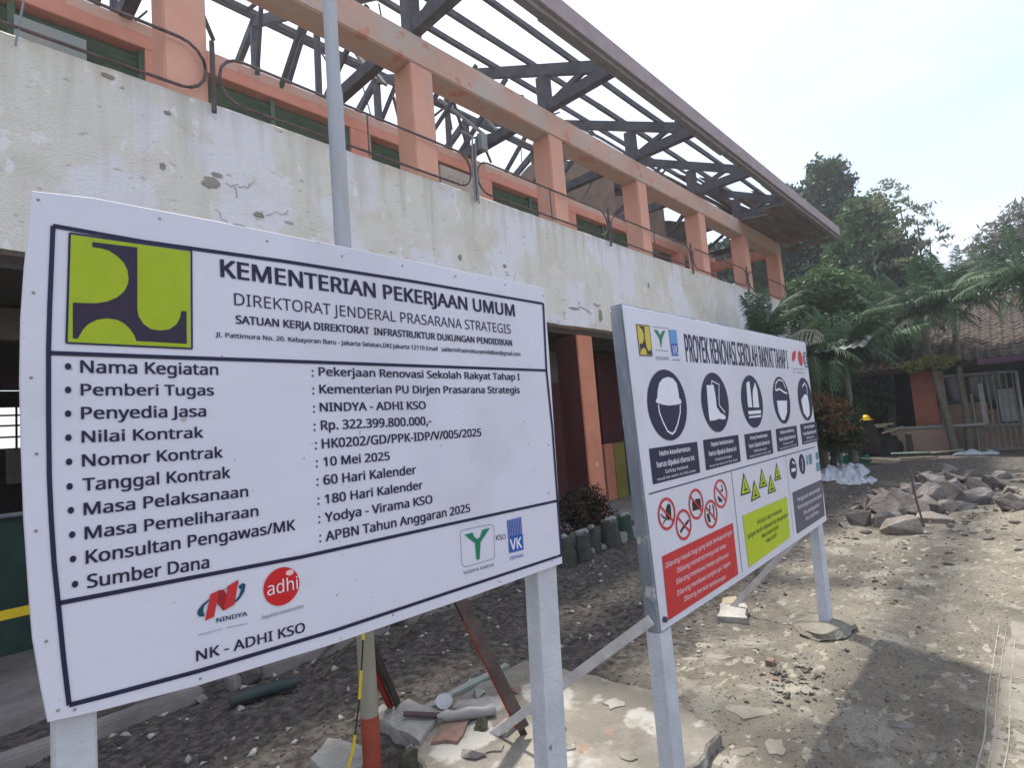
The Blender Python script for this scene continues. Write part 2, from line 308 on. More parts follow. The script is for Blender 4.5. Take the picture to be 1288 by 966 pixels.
B1_PRINT = [('L','border_rule','navy',1,8,0,[(93.6,1932.0),(230.5,1927.5),(510.7,1931.0),(858.4,1929.2),(1376.2,1919.4)]),('L','border_rule','navy',1,7,0,[(93.6,1932.0),(87.8,1784.6),(85.6,1706.3),(84.7,1594.7),(84.8,1485.3),(86.8,1410.9),(89.9,1338.3),(94.5,1273.8),(101.0,1176.5),(107.5,1100.4)]),('L','border_rule','navy',1,8,0,[(107.5,1100.4),(165.7,1096.3),(302.4,1088.4),(579.5,1081.8),(893.1,1084.4),(1359.5,1087.3)]),('L','border_rule','navy',1,9,0,[(1376.2,1919.4),(1363.4,1691.2),(1368.1,1494.8),(1362.9,1261.2),(1359.5,1087.3)]),('L','dividing_rule','navy',1,8,0,[(86.6,1700.7),(252.0,1699.3),(500.0,1698.0),(1363.4,1691.2)]),('L','dividing_rule','navy',1,8,0,[(95.0,1271.1),(309.1,1265.9),(514.9,1259.9),(908.5,1261.8),(1362.9,1261.2)]),('P','emblem_field','lime',1,[(118.7,1920.4),(312.2,1921.1),(307.2,1720.3),(112.1,1721.5)]),('L','emblem_outline','navy',2,3.2,0,[(116.9,1922.8),(314.7,1924.2)]),('L','emblem_outline','navy',2,3.2,0,[(314.7,1924.2),(309.8,1717.8)]),('L','emblem_outline','navy',2,3.2,0,[(309.8,1717.8),(110.0,1719.7)]),('L','emblem_outline','navy',2,3.2,0,[(110.0,1719.7),(116.9,1922.8)]),('P','emblem_figure','plum',2,[(149.8,1912.1),(220.3,1913.7),(217.9,1791.4),(219.7,1777.1),(227.0,1763.1),(239.0,1753.7),(254.5,1751.8),(270.4,1755.2),(282.7,1765.4),(289.6,1779.2),(292.6,1794.7),(301.9,1794.8),(300.7,1727.6),(215.1,1728.7),(212.4,1738.6),(205.8,1750.7),(197.2,1760.8),(185.7,1767.8),(170.1,1769.3),(154.7,1765.3),(142.2,1756.7),(134.0,1745.8),(128.5,1733.5),(126.3,1728.3),(119.2,1728.6),(119.9,1794.1),(137.3,1794.9),(153.7,1796.2),(170.6,1801.1),(186.4,1810.9),(197.4,1823.7),(203.6,1838.9),(205.0,1850.0),(203.5,1866.2),(197.9,1879.9),(187.8,1891.0),(175.0,1899.7),(162.2,1902.2),(149.7,1902.2)]),('T','text_line','navy',1,'KEMENTERIAN PEKERJAAN UMUM',0.0135,[369.9,1876.4,1236.1,1864.1,37.4,37.5]),('T','text_line','navy',1,'DIREKTORAT JENDERAL PRASARANA STRATEGIS',-0.008,[394.1,1817.2,1212.7,1805.9,26.3,29.0]),('T','text_line','navy',1,'SATUAN KERJA DIREKTORAT  INFRASTRUKTUR DUKUNGAN PENDIDIKAN',0.014,[396.1,1777.0,1213.4,1767.2,17.4,18.3]),('T','text_line','navy',1,'Jl. Pattimura No. 20. Kebayoran Baru - Jakarta Selatan,DKI Jakarta 12110 Email   satkerinfrastrukturpendidikan@gmail.com',0.01,[354.6,1745.5,1246.9,1735.8,9.7,12.0]),('T','text_line','navy',1,'Nama Kegiatan',0.011,[129.9,1666.5,356.7,1665.0,22.3,22.3]),('E','bullet_dot','navy',1,0,[112.1,1677.4,4.6,6.1]),('T','text_line','navy',1,'Pemberi Tugas',0.011,[129.9,1625.5,347.1,1622.4,20.5,20.5]),('E','bullet_dot','navy',1,0,[111.7,1635.4,4.6,6.1]),('T','text_line','navy',1,'Penyedia Jasa',0.011,[130.0,1582.8,331.2,1579.5,21.5,21.5]),('E','bullet_dot','navy',1,0,[111.2,1593.2,4.6,6.0]),('T','text_line','navy',1,'Nilai Kontrak',0.011,[130.3,1540.8,324.7,1536.9,20.5,20.5]),('E','bullet_dot','navy',1,0,[111.2,1550.8,4.6,6.0]),('T','text_line','navy',1,'Nomor Kontrak',0.011,[130.3,1498.3,359.7,1493.5,21.2,21.2]),('E','bullet_dot','navy',1,0,[111.7,1508.5,4.6,6.0]),('T','text_line','navy',1,'Tanggal Kontrak',0.011,[130.4,1455.2,372.7,1450.6,21.9,21.9]),('E','bullet_dot','navy',1,0,[112.0,1465.6,4.5,5.9]),('T','text_line','navy',1,'Masa Pelaksanaan',0.011,[131.5,1412.8,406.1,1407.7,21.3,21.3]),('E','bullet_dot','navy',1,0,[113.2,1424.2,4.5,5.9]),('T','text_line','navy',1,'Masa Pemeliharaan',0.011,[132.4,1371.0,425.0,1364.2,21.2,21.2]),('E','bullet_dot','navy',1,0,[114.6,1382.1,4.5,5.8]),('T','text_line','navy',1,'Konsultan Pengawas/MK',0.011,[133.3,1328.4,501.9,1321.1,22.4,22.4]),('E','bullet_dot','navy',1,0,[115.2,1340.5,4.5,5.8]),('T','text_line','navy',1,'Sumber Dana',0.011,[134.7,1286.3,327.5,1278.2,22.7,22.7]),('E','bullet_dot','navy',1,0,[117.5,1297.2,4.5,5.8]),('T','text_line','navy',1,'Pekerjaan Renovasi Sekolah Rakyat Tahap I',0.012,[575.1,1665.9,1235.2,1658.5,19.5,19.5]),('E','colon_dot','navy',1,0,[559.4,1665.0,2.4,2.4]),('E','colon_dot','navy',1,0,[560.0,1676.5,2.4,2.4]),('T','text_line','navy',1,'Kementerian PU Dirjen Prasarana Strategis',0.012,[574.5,1623.8,1230.4,1616.7,19.9,19.9]),('E','colon_dot','navy',1,0,[558.9,1623.3,2.4,2.4]),('E','colon_dot','navy',1,0,[559.5,1635.1,2.4,2.4]),('T','text_line','navy',1,'NINDYA - ADHI KSO',0.012,[573.3,1581.0,870.0,1578.0,20.3,20.3]),('E','colon_dot','navy',1,0,[558.3,1580.9,2.4,2.4]),('E','colon_dot','navy',1,0,[558.9,1592.9,2.4,2.4]),('T','text_line','navy',1,'Rp. 322.399.800.000,-',0.012,[573.7,1537.9,884.6,1534.6,21.7,21.7]),('E','colon_dot','navy',1,0,[557.6,1538.4,2.4,2.4]),('E','colon_dot','navy',1,0,[558.3,1551.2,2.4,2.4]),('T','text_line','navy',1,'HK0202/GD/PPK-IDP/V/005/2025',0.012,[573.8,1494.8,1058.7,1492.7,21.9,21.9]),('E','colon_dot','navy',1,0,[558.5,1495.6,2.4,2.4]),('E','colon_dot','navy',1,0,[559.2,1508.6,2.4,2.4]),('T','text_line','navy',1,'10 Mei 2025',0.012,[575.2,1453.6,749.8,1451.9,20.4,20.4]),('E','colon_dot','navy',1,0,[558.5,1454.7,2.4,2.4]),('E','colon_dot','navy',1,0,[559.1,1466.8,2.4,2.4]),('T','text_line','navy',1,'60 Hari Kalender',0.012,[572.9,1411.3,825.8,1408.7,21.3,21.3]),('E','colon_dot','navy',1,0,[558.0,1412.7,2.4,2.3]),('E','colon_dot','navy',1,0,[558.7,1425.2,2.4,2.3]),('T','text_line','navy',1,'180 Hari Kalender',0.012,[574.1,1367.7,843.0,1367.2,20.5,20.5]),('E','colon_dot','navy',1,0,[557.9,1369.6,2.4,2.3]),('E','colon_dot','navy',1,0,[558.5,1381.7,2.4,2.3]),('T','text_line','navy',1,'Yodya - Virama KSO',0.012,[571.8,1326.0,870.9,1326.0,21.0,21.0]),('E','colon_dot','navy',1,0,[557.8,1328.0,2.4,2.3]),('E','colon_dot','navy',1,0,[558.4,1340.3,2.4,2.3]),('T','text_line','navy',1,'APBN Tahun Anggaran 2025',0.012,[571.2,1283.0,996.3,1283.7,21.5,21.5]),('E','colon_dot','navy',1,0,[557.6,1285.2,2.3,2.3]),('E','colon_dot','navy',1,0,[558.3,1297.9,2.3,2.3]),('P','logo_letter','red',2,[(328.2,1226.5),(345.1,1230.9),(333.2,1181.7),(316.7,1178.8)]),('P','logo_letter','red2',2,[(344.0,1230.6),(353.3,1229.7),(358.8,1212.3),(356.1,1189.8),(350.5,1189.0),(340.2,1205.6)]),('P','logo_letter','red',3,[(360.4,1234.7),(381.2,1242.6),(371.0,1195.1),(350.5,1189.0)]),('P','logo_swoosh','teal',1,[(316.9,1187.2),(307.8,1188.9),(304.1,1195.0),(304.8,1201.0),(312.4,1210.2),(325.3,1218.1),(325.2,1214.7),(316.2,1206.3),(314.6,1198.3)]),('P','logo_swoosh','teal',1,[(381.4,1230.1),(388.7,1233.7),(394.6,1229.9),(391.7,1215.7),(381.8,1203.4),(371.7,1197.3),(371.8,1201.6),(380.6,1209.6),(385.3,1221.7),(381.2,1225.7)]),('L','logo_swoosh','teal',1,1,0,[(325.3,1217.0),(345.0,1226.9),(365.1,1232.9),(381.5,1234.5)]),('T','text_line','teal',1,'NINDYA',0.012,[337.6,1169.1,395.3,1166.6,8.5,8.5]),('L','small_print','faint',1,2.2,0,[(304.2,1155.0),(348.0,1154.0)]),('L','small_print','faint',1,2.2,0,[(354.8,1153.8),(395.6,1150.9)]),('E','logo_ball','ball',1,0,[467.4,1207.8,38.3,39.6]),('E','logo_gloss','gloss',2,0,[485.3,1232.7,8.5,5.9]),('T','text_line','white',3,'adhi',0.0,[436.6,1195.8,501.6,1194.4,26.6,26.6]),('T','text_line','grey',1,'beyond construction',0.0,[424.4,1150.7,512.6,1150.9,7.7,7.7]),('T','text_line','navy',1,'NK - ADHI KSO',0.01,[300.4,1107.5,512.7,1099.5,19.3,19.9]),('P','logo_letter','green',1,[(970.5,1224.0),(1000.0,1224.8),(1004.2,1212.3),(1014.3,1204.1),(1025.6,1206.9),(1035.6,1225.9),(1064.9,1226.3),(1026.0,1193.0),(1017.8,1146.6),(1007.0,1148.1),(1006.1,1194.1)]),('L','logo_frame','navy',1,1.1,1,[(956.5,1230.6),(960.5,1236.6),(972.8,1237.6),(1062.1,1235.8),(1076.9,1231.8),(1079.9,1223.6),(1074.4,1144.3),(1067.9,1137.3),(968.7,1137.6),(958.6,1140.7),(954.2,1149.6)]),('T','text_line','navy',1,'YODYA KARYA',0.0,[957.8,1117.7,1069.6,1116.9,8.8,8.8]),('T','text_line','navy',1,'KSO',0.0,[1085.4,1186.7,1123.6,1183.4,15.0,15.0]),('P','logo_block','blue',1,[(1133.3,1188.2),(1193.8,1185.8),(1191.8,1138.9),(1132.1,1140.3)]),('P','logo_stripe','blue',1,[(1133.3,1236.0),(1137.5,1236.1),(1137.4,1188.0),(1133.3,1188.2)]),('P','logo_stripe','blue',1,[(1140.0,1236.1),(1144.2,1236.2),(1144.0,1187.7),(1139.9,1187.9)]),('P','logo_stripe','blue',1,[(1146.8,1236.3),(1151.1,1236.4),(1150.6,1187.5),(1146.5,1187.6)]),('P','logo_stripe','blue',1,[(1153.7,1236.4),(1157.9,1236.6),(1157.3,1187.2),(1153.1,1187.4)]),('P','logo_stripe','blue',1,[(1160.5,1236.6),(1164.8,1236.7),(1164.0,1186.9),(1159.8,1187.1)]),('P','logo_stripe','blue',1,[(1167.4,1236.8),(1171.7,1236.9),(1170.7,1186.7),(1166.5,1186.8)]),('P','logo_stripe','blue',1,[(1174.4,1237.0),(1178.7,1237.1),(1177.5,1186.4),(1173.3,1186.6)]),('P','logo_stripe','blue',1,[(1181.4,1237.1),(1185.7,1237.2),(1184.3,1186.1),(1180.1,1186.3)]),('P','logo_stripe','blue',1,[(1188.4,1237.3),(1192.8,1237.4),(1191.2,1185.9),(1186.9,1186.0)]),('T','text_line','white',2,'VK',0.012,[1138.2,1147.7,1185.1,1147.0,31.1,31.1]),('T','text_line','blue',1,'VIRAMA',0.0,[1131.0,1119.6,1190.2,1118.0,10.4,10.4])]
B2_OUT = [(1897.5,1957.6),(2794.0,1957.3),(4391.2,1963.5),(4376.1,1338.5),(4366.4,699.2),(2783.5,689.5),(1951.7,695.1),(1924.4,1313.7)]
B2_PRINT = [('P','emblem_field','gold',1,[(1988.9,1885.0),(2092.2,1888.4),(2092.8,1763.6),(1991.8,1761.4)]),('L','emblem_outline','plum',2,4,0,[(1987.3,1885.8),(2093.5,1888.8)]),('L','emblem_outline','plum',2,4,0,[(2093.5,1888.8),(2094.0,1763.0)]),('L','emblem_outline','plum',2,4,0,[(2094.0,1763.0),(1990.5,1760.7)]),('L','emblem_outline','plum',2,4,0,[(1990.5,1760.7),(1987.3,1885.8)]),('P','emblem_figure','plum',2,[(2010.0,1881.7),(2050.5,1883.0),(2045.5,1833.9),(2051.5,1797.3),(2062.7,1783.2),(2078.2,1783.3),(2087.7,1793.2),(2090.4,1766.9),(2050.2,1766.5),(2044.7,1784.7),(2031.6,1794.7),(2012.6,1789.0),(2001.2,1776.3),(1996.4,1767.0),(1997.6,1809.4),(2019.5,1809.2),(2035.1,1827.0),(2037.6,1848.7),(2028.5,1869.4),(2009.0,1876.4)]),('P','logo_letter','green',1,[(2132.0,1876.3),(2161.2,1877.0),(2183.1,1856.2),(2207.6,1877.5),(2232.0,1881.1),(2193.7,1837.6),(2179.6,1799.8),(2170.3,1842.5)]),('L','logo_frame','grey',1,2,0,[(2118.3,1886.9),(2265.6,1893.0)]),('L','logo_frame','grey',1,2,0,[(2126.6,1789.0),(2239.7,1791.4)]),('P','logo_block','skyblue',1,[(2263.1,1887.8),(2339.6,1890.6),(2337.8,1828.8),(2266.0,1826.0)]),('P','logo_block','blue',1,[(2266.0,1826.0),(2337.8,1828.8),(2334.6,1773.9),(2273.3,1771.1)]),('T','text_line','white',2,'VK',0.0,[2278.2,1777.3,2330.8,1779.8,40.1,40.1]),('T','text_line','grey',1,'YODYA KARYA',0.0,[2119.8,1747.3,2237.4,1750.0,14.9,14.9]),('T','text_line','blue',1,'VIRAMA',0.0,[2268.5,1749.9,2349.1,1751.7,7.3,7.3]),('T','text_line','navy',1,'PROYEK RENOVASI SEKOLAH RAKYAT TAHAP I',0.01,[2412.7,1752.1,3917.5,1761.8,126.6,118.6]),('P','logo_letter','red',1,[(4038.5,1865.0),(4066.0,1882.2),(4133.3,1893.4),(4100.6,1839.3),(4036.1,1808.2),(4014.0,1829.3)]),('E','logo_ball','red',1,0,[4211.6,1840.7,50.8,53.1]),('E','logo_ring','grey',1,14,[4335.0,1835.9,50.9,61.1]),('T','text_line','navy',2,'K3',0.0,[4282.9,1807.4,4370.7,1809.1,57.3,57.3]),('L','logo_frame','grey',1,3,0,[(3997.6,1763.1),(4264.9,1765.4)]),('T','text_line','grey',1,'NK - ADHI KSO',0.0,[4007.2,1736.5,4262.3,1733.2,11.3,11.3]),('E','pictogram_disc','navy',1,0,[2187.2,1557.2,175.6,151.2]),('E','pictogram_disc','navy',1,0,[2683.3,1560.0,161.4,146.5]),('E','pictogram_disc','navy',1,0,[3186.2,1555.8,162.7,146.8]),('E','pictogram_disc','navy',1,0,[3699.8,1555.9,161.2,147.3]),('E','pictogram_disc','navy',1,0,[4210.1,1556.5,164.9,149.2]),('P','pictogram_helmet','white',2,[(2083.8,1568.8),(2082.7,1578.8),(2097.2,1587.8),(2106.8,1618.5),(2127.8,1649.6),(2159.3,1668.0),(2207.7,1676.7),(2254.4,1671.0),(2284.9,1651.0),(2294.2,1614.3),(2294.7,1585.6),(2310.4,1575.6),(2310.5,1560.9),(2257.8,1555.4),(2189.0,1553.6),(2132.7,1559.5)]),('L','pictogram_outline','white',2,9,0,[(2101.0,1560.9),(2103.1,1526.3),(2125.1,1487.1),(2157.1,1446.9),(2195.7,1433.1),(2223.6,1443.3),(2256.5,1473.5),(2290.4,1520.6),(2298.8,1557.0)]),('P','pictogram_boot','white',2,[(2596.8,1643.1),(2679.8,1645.4),(2688.4,1595.1),(2687.9,1535.8),(2725.3,1507.3),(2778.9,1491.7),(2786.6,1477.5),(2749.8,1471.5),(2705.9,1478.7),(2659.7,1473.3),(2594.1,1471.5),(2587.0,1485.0),(2588.5,1546.9)]),('L','pictogram_outline','white',2,8,0,[(2657.7,1645.2),(2663.1,1665.3),(2748.2,1647.7),(2727.4,1580.9),(2724.1,1544.1),(2782.8,1505.6)]),('P','pictogram_vest','white',2,[(3123.6,1660.5),(3174.2,1669.3),(3172.7,1576.1),(3172.5,1522.5),(3108.8,1526.0),(3111.0,1576.8)]),('P','pictogram_vest','white',2,[(3195.6,1575.9),(3209.2,1617.4),(3259.9,1665.0),(3282.9,1617.4),(3280.4,1520.0),(3189.6,1522.1)]),('P','pictogram_vest','white',2,[(3101.8,1503.9),(3299.5,1504.7),(3299.1,1485.6),(3104.3,1485.7)]),('P','pictogram_vest','white',2,[(3101.1,1475.7),(3296.2,1477.2),(3292.0,1464.7),(3108.9,1465.3)]),('L','pictogram_outline','white',2,9,0,[(3595.2,1617.1),(3622.4,1662.9),(3683.2,1684.4),(3760.9,1678.3),(3801.5,1628.8)]),('L','pictogram_outline','white',2,12,0,[(3605.5,1617.0),(3679.4,1626.3),(3762.5,1605.1),(3816.4,1598.9)]),('P','pictogram_mask','white',2,[(3599.9,1554.4),(3798.0,1551.6),(3768.4,1475.5),(3703.2,1431.3),(3653.3,1433.3),(3607.3,1480.4)]),('P','pictogram_glove','white',2,[(4108.3,1553.3),(4202.6,1590.7),(4266.9,1583.8),(4281.0,1511.9),(4266.2,1447.4),(4197.1,1424.1),(4126.7,1464.6)]),('L','pictogram_outline','white',2,12,0,[(4171.8,1642.1),(4236.0,1668.4),(4278.9,1642.5),(4269.7,1590.3)]),('P','caption_plate','navy',1,[(1988.9,1386.6),(2429.2,1384.3),(2426.8,1245.2),(1991.8,1245.7)]),('T','text_line','white',2,'Helm keselamatan',0.012,[2068.2,1350.9,2349.9,1349.7,19.4,19.3]),('T','text_line','white',2,'harus dipakai diarea ini',0.012,[2037.0,1307.4,2378.4,1306.4,22.0,21.9]),('T','text_line','white',2,'Safety helmet',0.004,[2101.6,1277.8,2311.4,1277.3,13.7,13.6]),('T','text_line','white',2,'must be worn in this area',0.004,[2030.0,1255.5,2377.8,1255.0,10.9,10.8]),('P','caption_plate','navy',1,[(2493.9,1387.6),(2924.3,1385.7),(2918.6,1248.2),(2492.5,1247.8)]),('T','text_line','white',2,'Sepatu keselamatan',0.012,[2571.7,1352.3,2847.2,1351.4,19.2,19.0]),('T','text_line','white',2,'harus dipakai diarea ini',0.012,[2539.5,1309.1,2873.6,1308.6,21.9,21.6]),('T','text_line','white',2,'Protective footwear',0.004,[2602.7,1279.8,2808.1,1279.8,13.6,13.5]),('T','text_line','white',2,'must be worn in this area',0.004,[2531.0,1257.6,2871.7,1257.8,10.8,10.7]),('P','caption_plate','navy',1,[(3009.6,1382.7),(3433.5,1383.7),(3428.0,1247.6),(3009.6,1248.0)]),('T','text_line','white',2,'Rompi keselamatan',0.012,[3087.5,1349.1,3358.6,1349.5,18.6,18.7]),('T','text_line','white',2,'harus dipakai diarea ini',0.012,[3055.8,1307.2,3384.4,1307.3,21.1,21.3]),('T','text_line','white',2,'Reflective vest',0.004,[3118.9,1278.9,3320.7,1278.8,13.2,13.2]),('T','text_line','white',2,'must be worn in this area',0.004,[3047.9,1257.4,3382.6,1257.1,10.5,10.6]),('P','caption_plate','navy',1,[(3519.3,1384.4),(3934.1,1386.6),(3925.6,1252.6),(3508.9,1249.7)]),('T','text_line','white',2,'Masker pelindung',0.012,[3594.0,1351.0,3860.4,1352.6,18.6,18.5]),('T','text_line','white',2,'harus dipakai diarea ini',0.012,[3559.6,1309.1,3884.3,1311.1,21.1,21.0]),('T','text_line','white',2,'Protective mask',0.004,[3620.5,1281.3,3820.8,1282.6,13.1,13.1]),('T','text_line','white',2,'must be worn in this area',0.004,[3548.1,1259.4,3881.1,1261.6,10.5,10.4]),('P','caption_plate','navy',1,[(4014.8,1390.2),(4411.9,1393.6),(4407.9,1254.6),(4014.9,1254.4)]),('T','text_line','white',2,'Sarung tangan',0.012,[4089.3,1356.6,4343.3,1358.3,18.8,19.1]),('T','text_line','white',2,'harus dipakai diarea ini',0.012,[4059.1,1314.2,4367.4,1315.4,21.3,21.7]),('T','text_line','white',2,'Safety gloves',0.004,[4119.3,1285.8,4308.7,1286.2,13.3,13.4]),('T','text_line','white',2,'must be worn in this area',0.004,[4051.6,1263.9,4366.1,1264.2,10.6,10.8]),('L','dividing_rule','navy',1,5,0,[(1953.0,1213.5),(2786.6,1215.8),(4311.2,1219.4)]),('L','dividing_rule','navy',1,4,0,[(2780.4,1208.6),(2776.9,718.9)]),('L','dividing_rule','faint',1,5,0,[(3645.0,1216.3),(3615.9,747.5)]),('P','pictogram_hand','black',1,[(2079.7,1141.8),(2091.5,1151.8),(2106.7,1154.0),(2118.9,1144.7),(2116.2,1109.2),(2110.4,1092.3),(2084.4,1090.8),(2071.6,1104.7),(2069.3,1122.8)]),('L','pictogram_hand','black',1,7,0,[(2032.0,1123.0),(2047.5,1108.8),(2068.0,1102.4)]),('L','pictogram_hand','black',1,6,0,[(2042.0,1083.5),(2057.0,1095.5),(2076.2,1096.6)]),('L','pictogram_cigarette','black',1,12,0,[(2178.2,1026.3),(2223.9,1045.4),(2266.2,1059.8)]),('P','pictogram_camera','black',1,[(2316.0,1130.1),(2342.0,1130.1),(2355.2,1137.9),(2399.8,1133.1),(2399.4,1089.1),(2312.4,1091.5)]),('P','pictogram_dog','black',1,[(2446.5,1055.3),(2470.9,1056.4),(2482.2,1016.2),(2460.4,1016.7)]),('L','pictogram_dog','black',1,10,0,[(2488.4,1092.0),(2489.7,1075.0),(2476.0,1060.5)]),('L','pictogram_dog','black',1,10,0,[(2520.1,1087.2),(2527.6,1062.4),(2521.3,1029.7)]),('P','pictogram_pistol','black',1,[(2583.8,1118.9),(2607.4,1110.4),(2637.1,1090.5),(2630.5,1082.8),(2597.2,1089.4)]),('L','pictogram_pistol','black',1,10,0,[(2648.5,1162.7),(2651.2,1134.1),(2628.1,1137.2)]),('E','prohibition_ring','red',3,11,[2078.9,1117.8,72.7,64.5]),('L','prohibition_bar','red',4,9,0,[(2026.9,1157.8),(2132.6,1076.5)]),('E','prohibition_ring','red',3,11,[2214.8,1051.0,71.5,63.4]),('L','prohibition_bar','red',4,9,0,[(2164.1,1091.2),(2267.1,1009.7)]),('E','prohibition_ring','red',3,11,[2352.6,1115.7,73.1,66.7]),('L','prohibition_bar','red',4,9,0,[(2301.4,1156.1),(2405.4,1074.1)]),('E','prohibition_ring','red',3,11,[2492.8,1050.0,70.2,63.6]),('L','prohibition_bar','red',4,9,0,[(2444.0,1089.4),(2542.9,1009.5)]),('E','prohibition_ring','red',3,11,[2623.5,1124.2,75.8,67.6]),('L','prohibition_bar','red',4,9,0,[(2571.1,1164.6),(2677.4,1082.7)]),('P','warning_panel','red',1,[(2004.7,964.7),(2728.1,968.9),(2725.7,723.9),(2005.1,721.0)]),('T','text_line','white',2,'Dilarang masuk bagi yang tidak berkepentingan',0.0,[2027.4,914.3,2705.1,921.7,20.0,19.3]),('T','text_line','white',2,'Dilarang memotret/mengambil video',0.0,[2116.4,874.7,2615.4,875.5,20.5,18.7]),('T','text_line','white',2,'Dilarang membawa hewan peliharaan',0.0,[2099.1,834.0,2633.5,829.6,20.2,18.7]),('T','text_line','white',2,'Dilarang membawa senjata api / tajam',0.0,[2095.8,789.7,2642.0,788.7,20.1,18.6]),('T','text_line','white',2,'Dilarang merokok sembarangan',0.0,[2151.9,752.5,2572.9,742.6,20.4,18.1]),('P','warning_panel','lime2',1,[(2858.0,981.0),(3573.6,976.7),(3545.5,742.2),(2866.2,723.1)]),('T','text_line','black',2,'Hindari alat mekanik',0.004,[3047.6,904.0,3451.1,905.4,23.9,23.0]),('T','text_line','black',2,'Jangan berdiri dibawah alat pengangkat',0.004,[2891.6,859.7,3543.8,865.7,24.2,22.6]),('T','text_line','black',2,'Awas material jatuh',0.004,[3086.4,824.0,3367.6,828.0,23.6,22.9]),('T','text_line','black',2,'Awas listrik',0.004,[3145.6,787.7,3320.8,791.1,23.3,22.8]),('P','warning_triangle','black',1,[(2938.2,1189.5),(3008.6,1077.3),(2863.0,1078.4)]),('P','warning_triangle','lime2',2,[(2937.6,1173.0),(2992.3,1085.7),(2878.8,1086.3)]),('L','warning_mark','black',3,9,0,[(2933.4,1134.2),(2935.4,1107.4)]),('L','warning_mark','black',3,9,0,[(2912.7,1100.9),(2961.0,1102.2)]),('P','warning_triangle','black',1,[(3071.4,1135.6),(3140.3,1035.6),(2995.8,1031.0)]),('P','warning_triangle','lime2',2,[(3070.7,1120.5),(3124.2,1042.7),(3011.5,1038.9)]),('L','warning_mark','black',3,9,0,[(3065.9,1087.2),(3068.0,1059.5)]),('L','warning_mark','black',3,9,0,[(3043.7,1053.1),(3095.3,1053.8)]),('P','warning_triangle','black',1,[(3205.0,1184.8),(3268.6,1079.2),(3132.3,1080.5)]),('P','warning_triangle','lime2',2,[(3204.2,1169.4),(3253.6,1087.1),(3147.3,1087.9)]),('L','warning_mark','black',3,9,0,[(3198.8,1135.3),(3200.8,1106.7)]),('L','warning_mark','black',3,9,0,[(3174.9,1099.8),(3230.0,1101.1)]),('P','warning_triangle','black',1,[(3332.2,1136.0),(3400.3,1032.9),(3255.1,1033.8)]),('P','warning_triangle','lime2',2,[(3331.4,1120.9),(3384.3,1040.6),(3271.0,1041.1)]),('L','warning_mark','black',3,9,0,[(3325.9,1088.7),(3327.9,1059.2)]),('L','warning_mark','black',3,9,0,[(3300.4,1052.4),(3358.9,1053.1)]),('P','warning_triangle','black',1,[(3459.7,1191.0),(3515.3,1089.4),(3389.9,1090.1)]),('P','warning_triangle','lime2',2,[(3458.6,1176.1),(3501.7,1097.0),(3403.9,1097.4)]),('L','warning_mark','black',3,9,0,[(3451.8,1145.2),(3453.9,1114.9)]),('L','warning_mark','black',3,9,0,[(3424.6,1107.5),(3486.7,1109.0)]),('E','pictogram_disc','navy',1,0,[3760.5,1125.8,70.5,65.7]),('E','pictogram_disc','navy',1,0,[3954.2,1133.4,66.4,65.0]),('P','pictogram_mark','white',2,[(3720.9,1127.0),(3804.2,1125.3),(3798.9,1104.9),(3717.3,1106.8)]),('L','pictogram_mark','white',2,10,0,[(3958.7,1169.5),(3958.9,1131.0),(3949.3,1088.8)]),('L','pictogram_mark','white',2,12,0,[(3752.1,1167.5),(3799.3,1151.4)]),('P','pictogram_mark','tealsign',1,[(4069.2,1179.2),(4093.5,1179.1),(4079.4,1115.2),(4052.1,1115.9)]),('P','pictogram_mark','tealsign',1,[(4116.6,1180.0),(4200.1,1178.9),(4181.9,1114.1),(4107.5,1115.4)]),('P','pictogram_mark','tealsign',1,[(4289.1,1179.6),(4361.2,1178.8),(4353.1,1128.5),(4285.0,1129.6)]),('P','pictogram_mark','tealsign',1,[(4277.1,1112.5),(4361.7,1109.5),(4352.2,1048.2),(4264.4,1052.5)]),('P','caption_plate','slate',1,[(3686.6,986.0),(4360.7,985.4),(4327.4,741.3),(3678.5,736.6)]),('T','text_line','white',2,'Penggunaan alat pemadam',0.004,[3767.5,918.4,4291.2,918.9,23.8,23.6]),('T','text_line','white',2,'Pertolongan pertama disini',0.004,[3753.4,871.0,4307.7,872.3,23.6,23.4]),('T','text_line','white',2,'Fire extinguisher',0.004,[3860.6,821.7,4228.3,823.2,23.4,23.2]),('T','text_line','white',2,'First aid here',0.004,[3889.2,779.9,4188.0,781.6,23.2,23.1])]
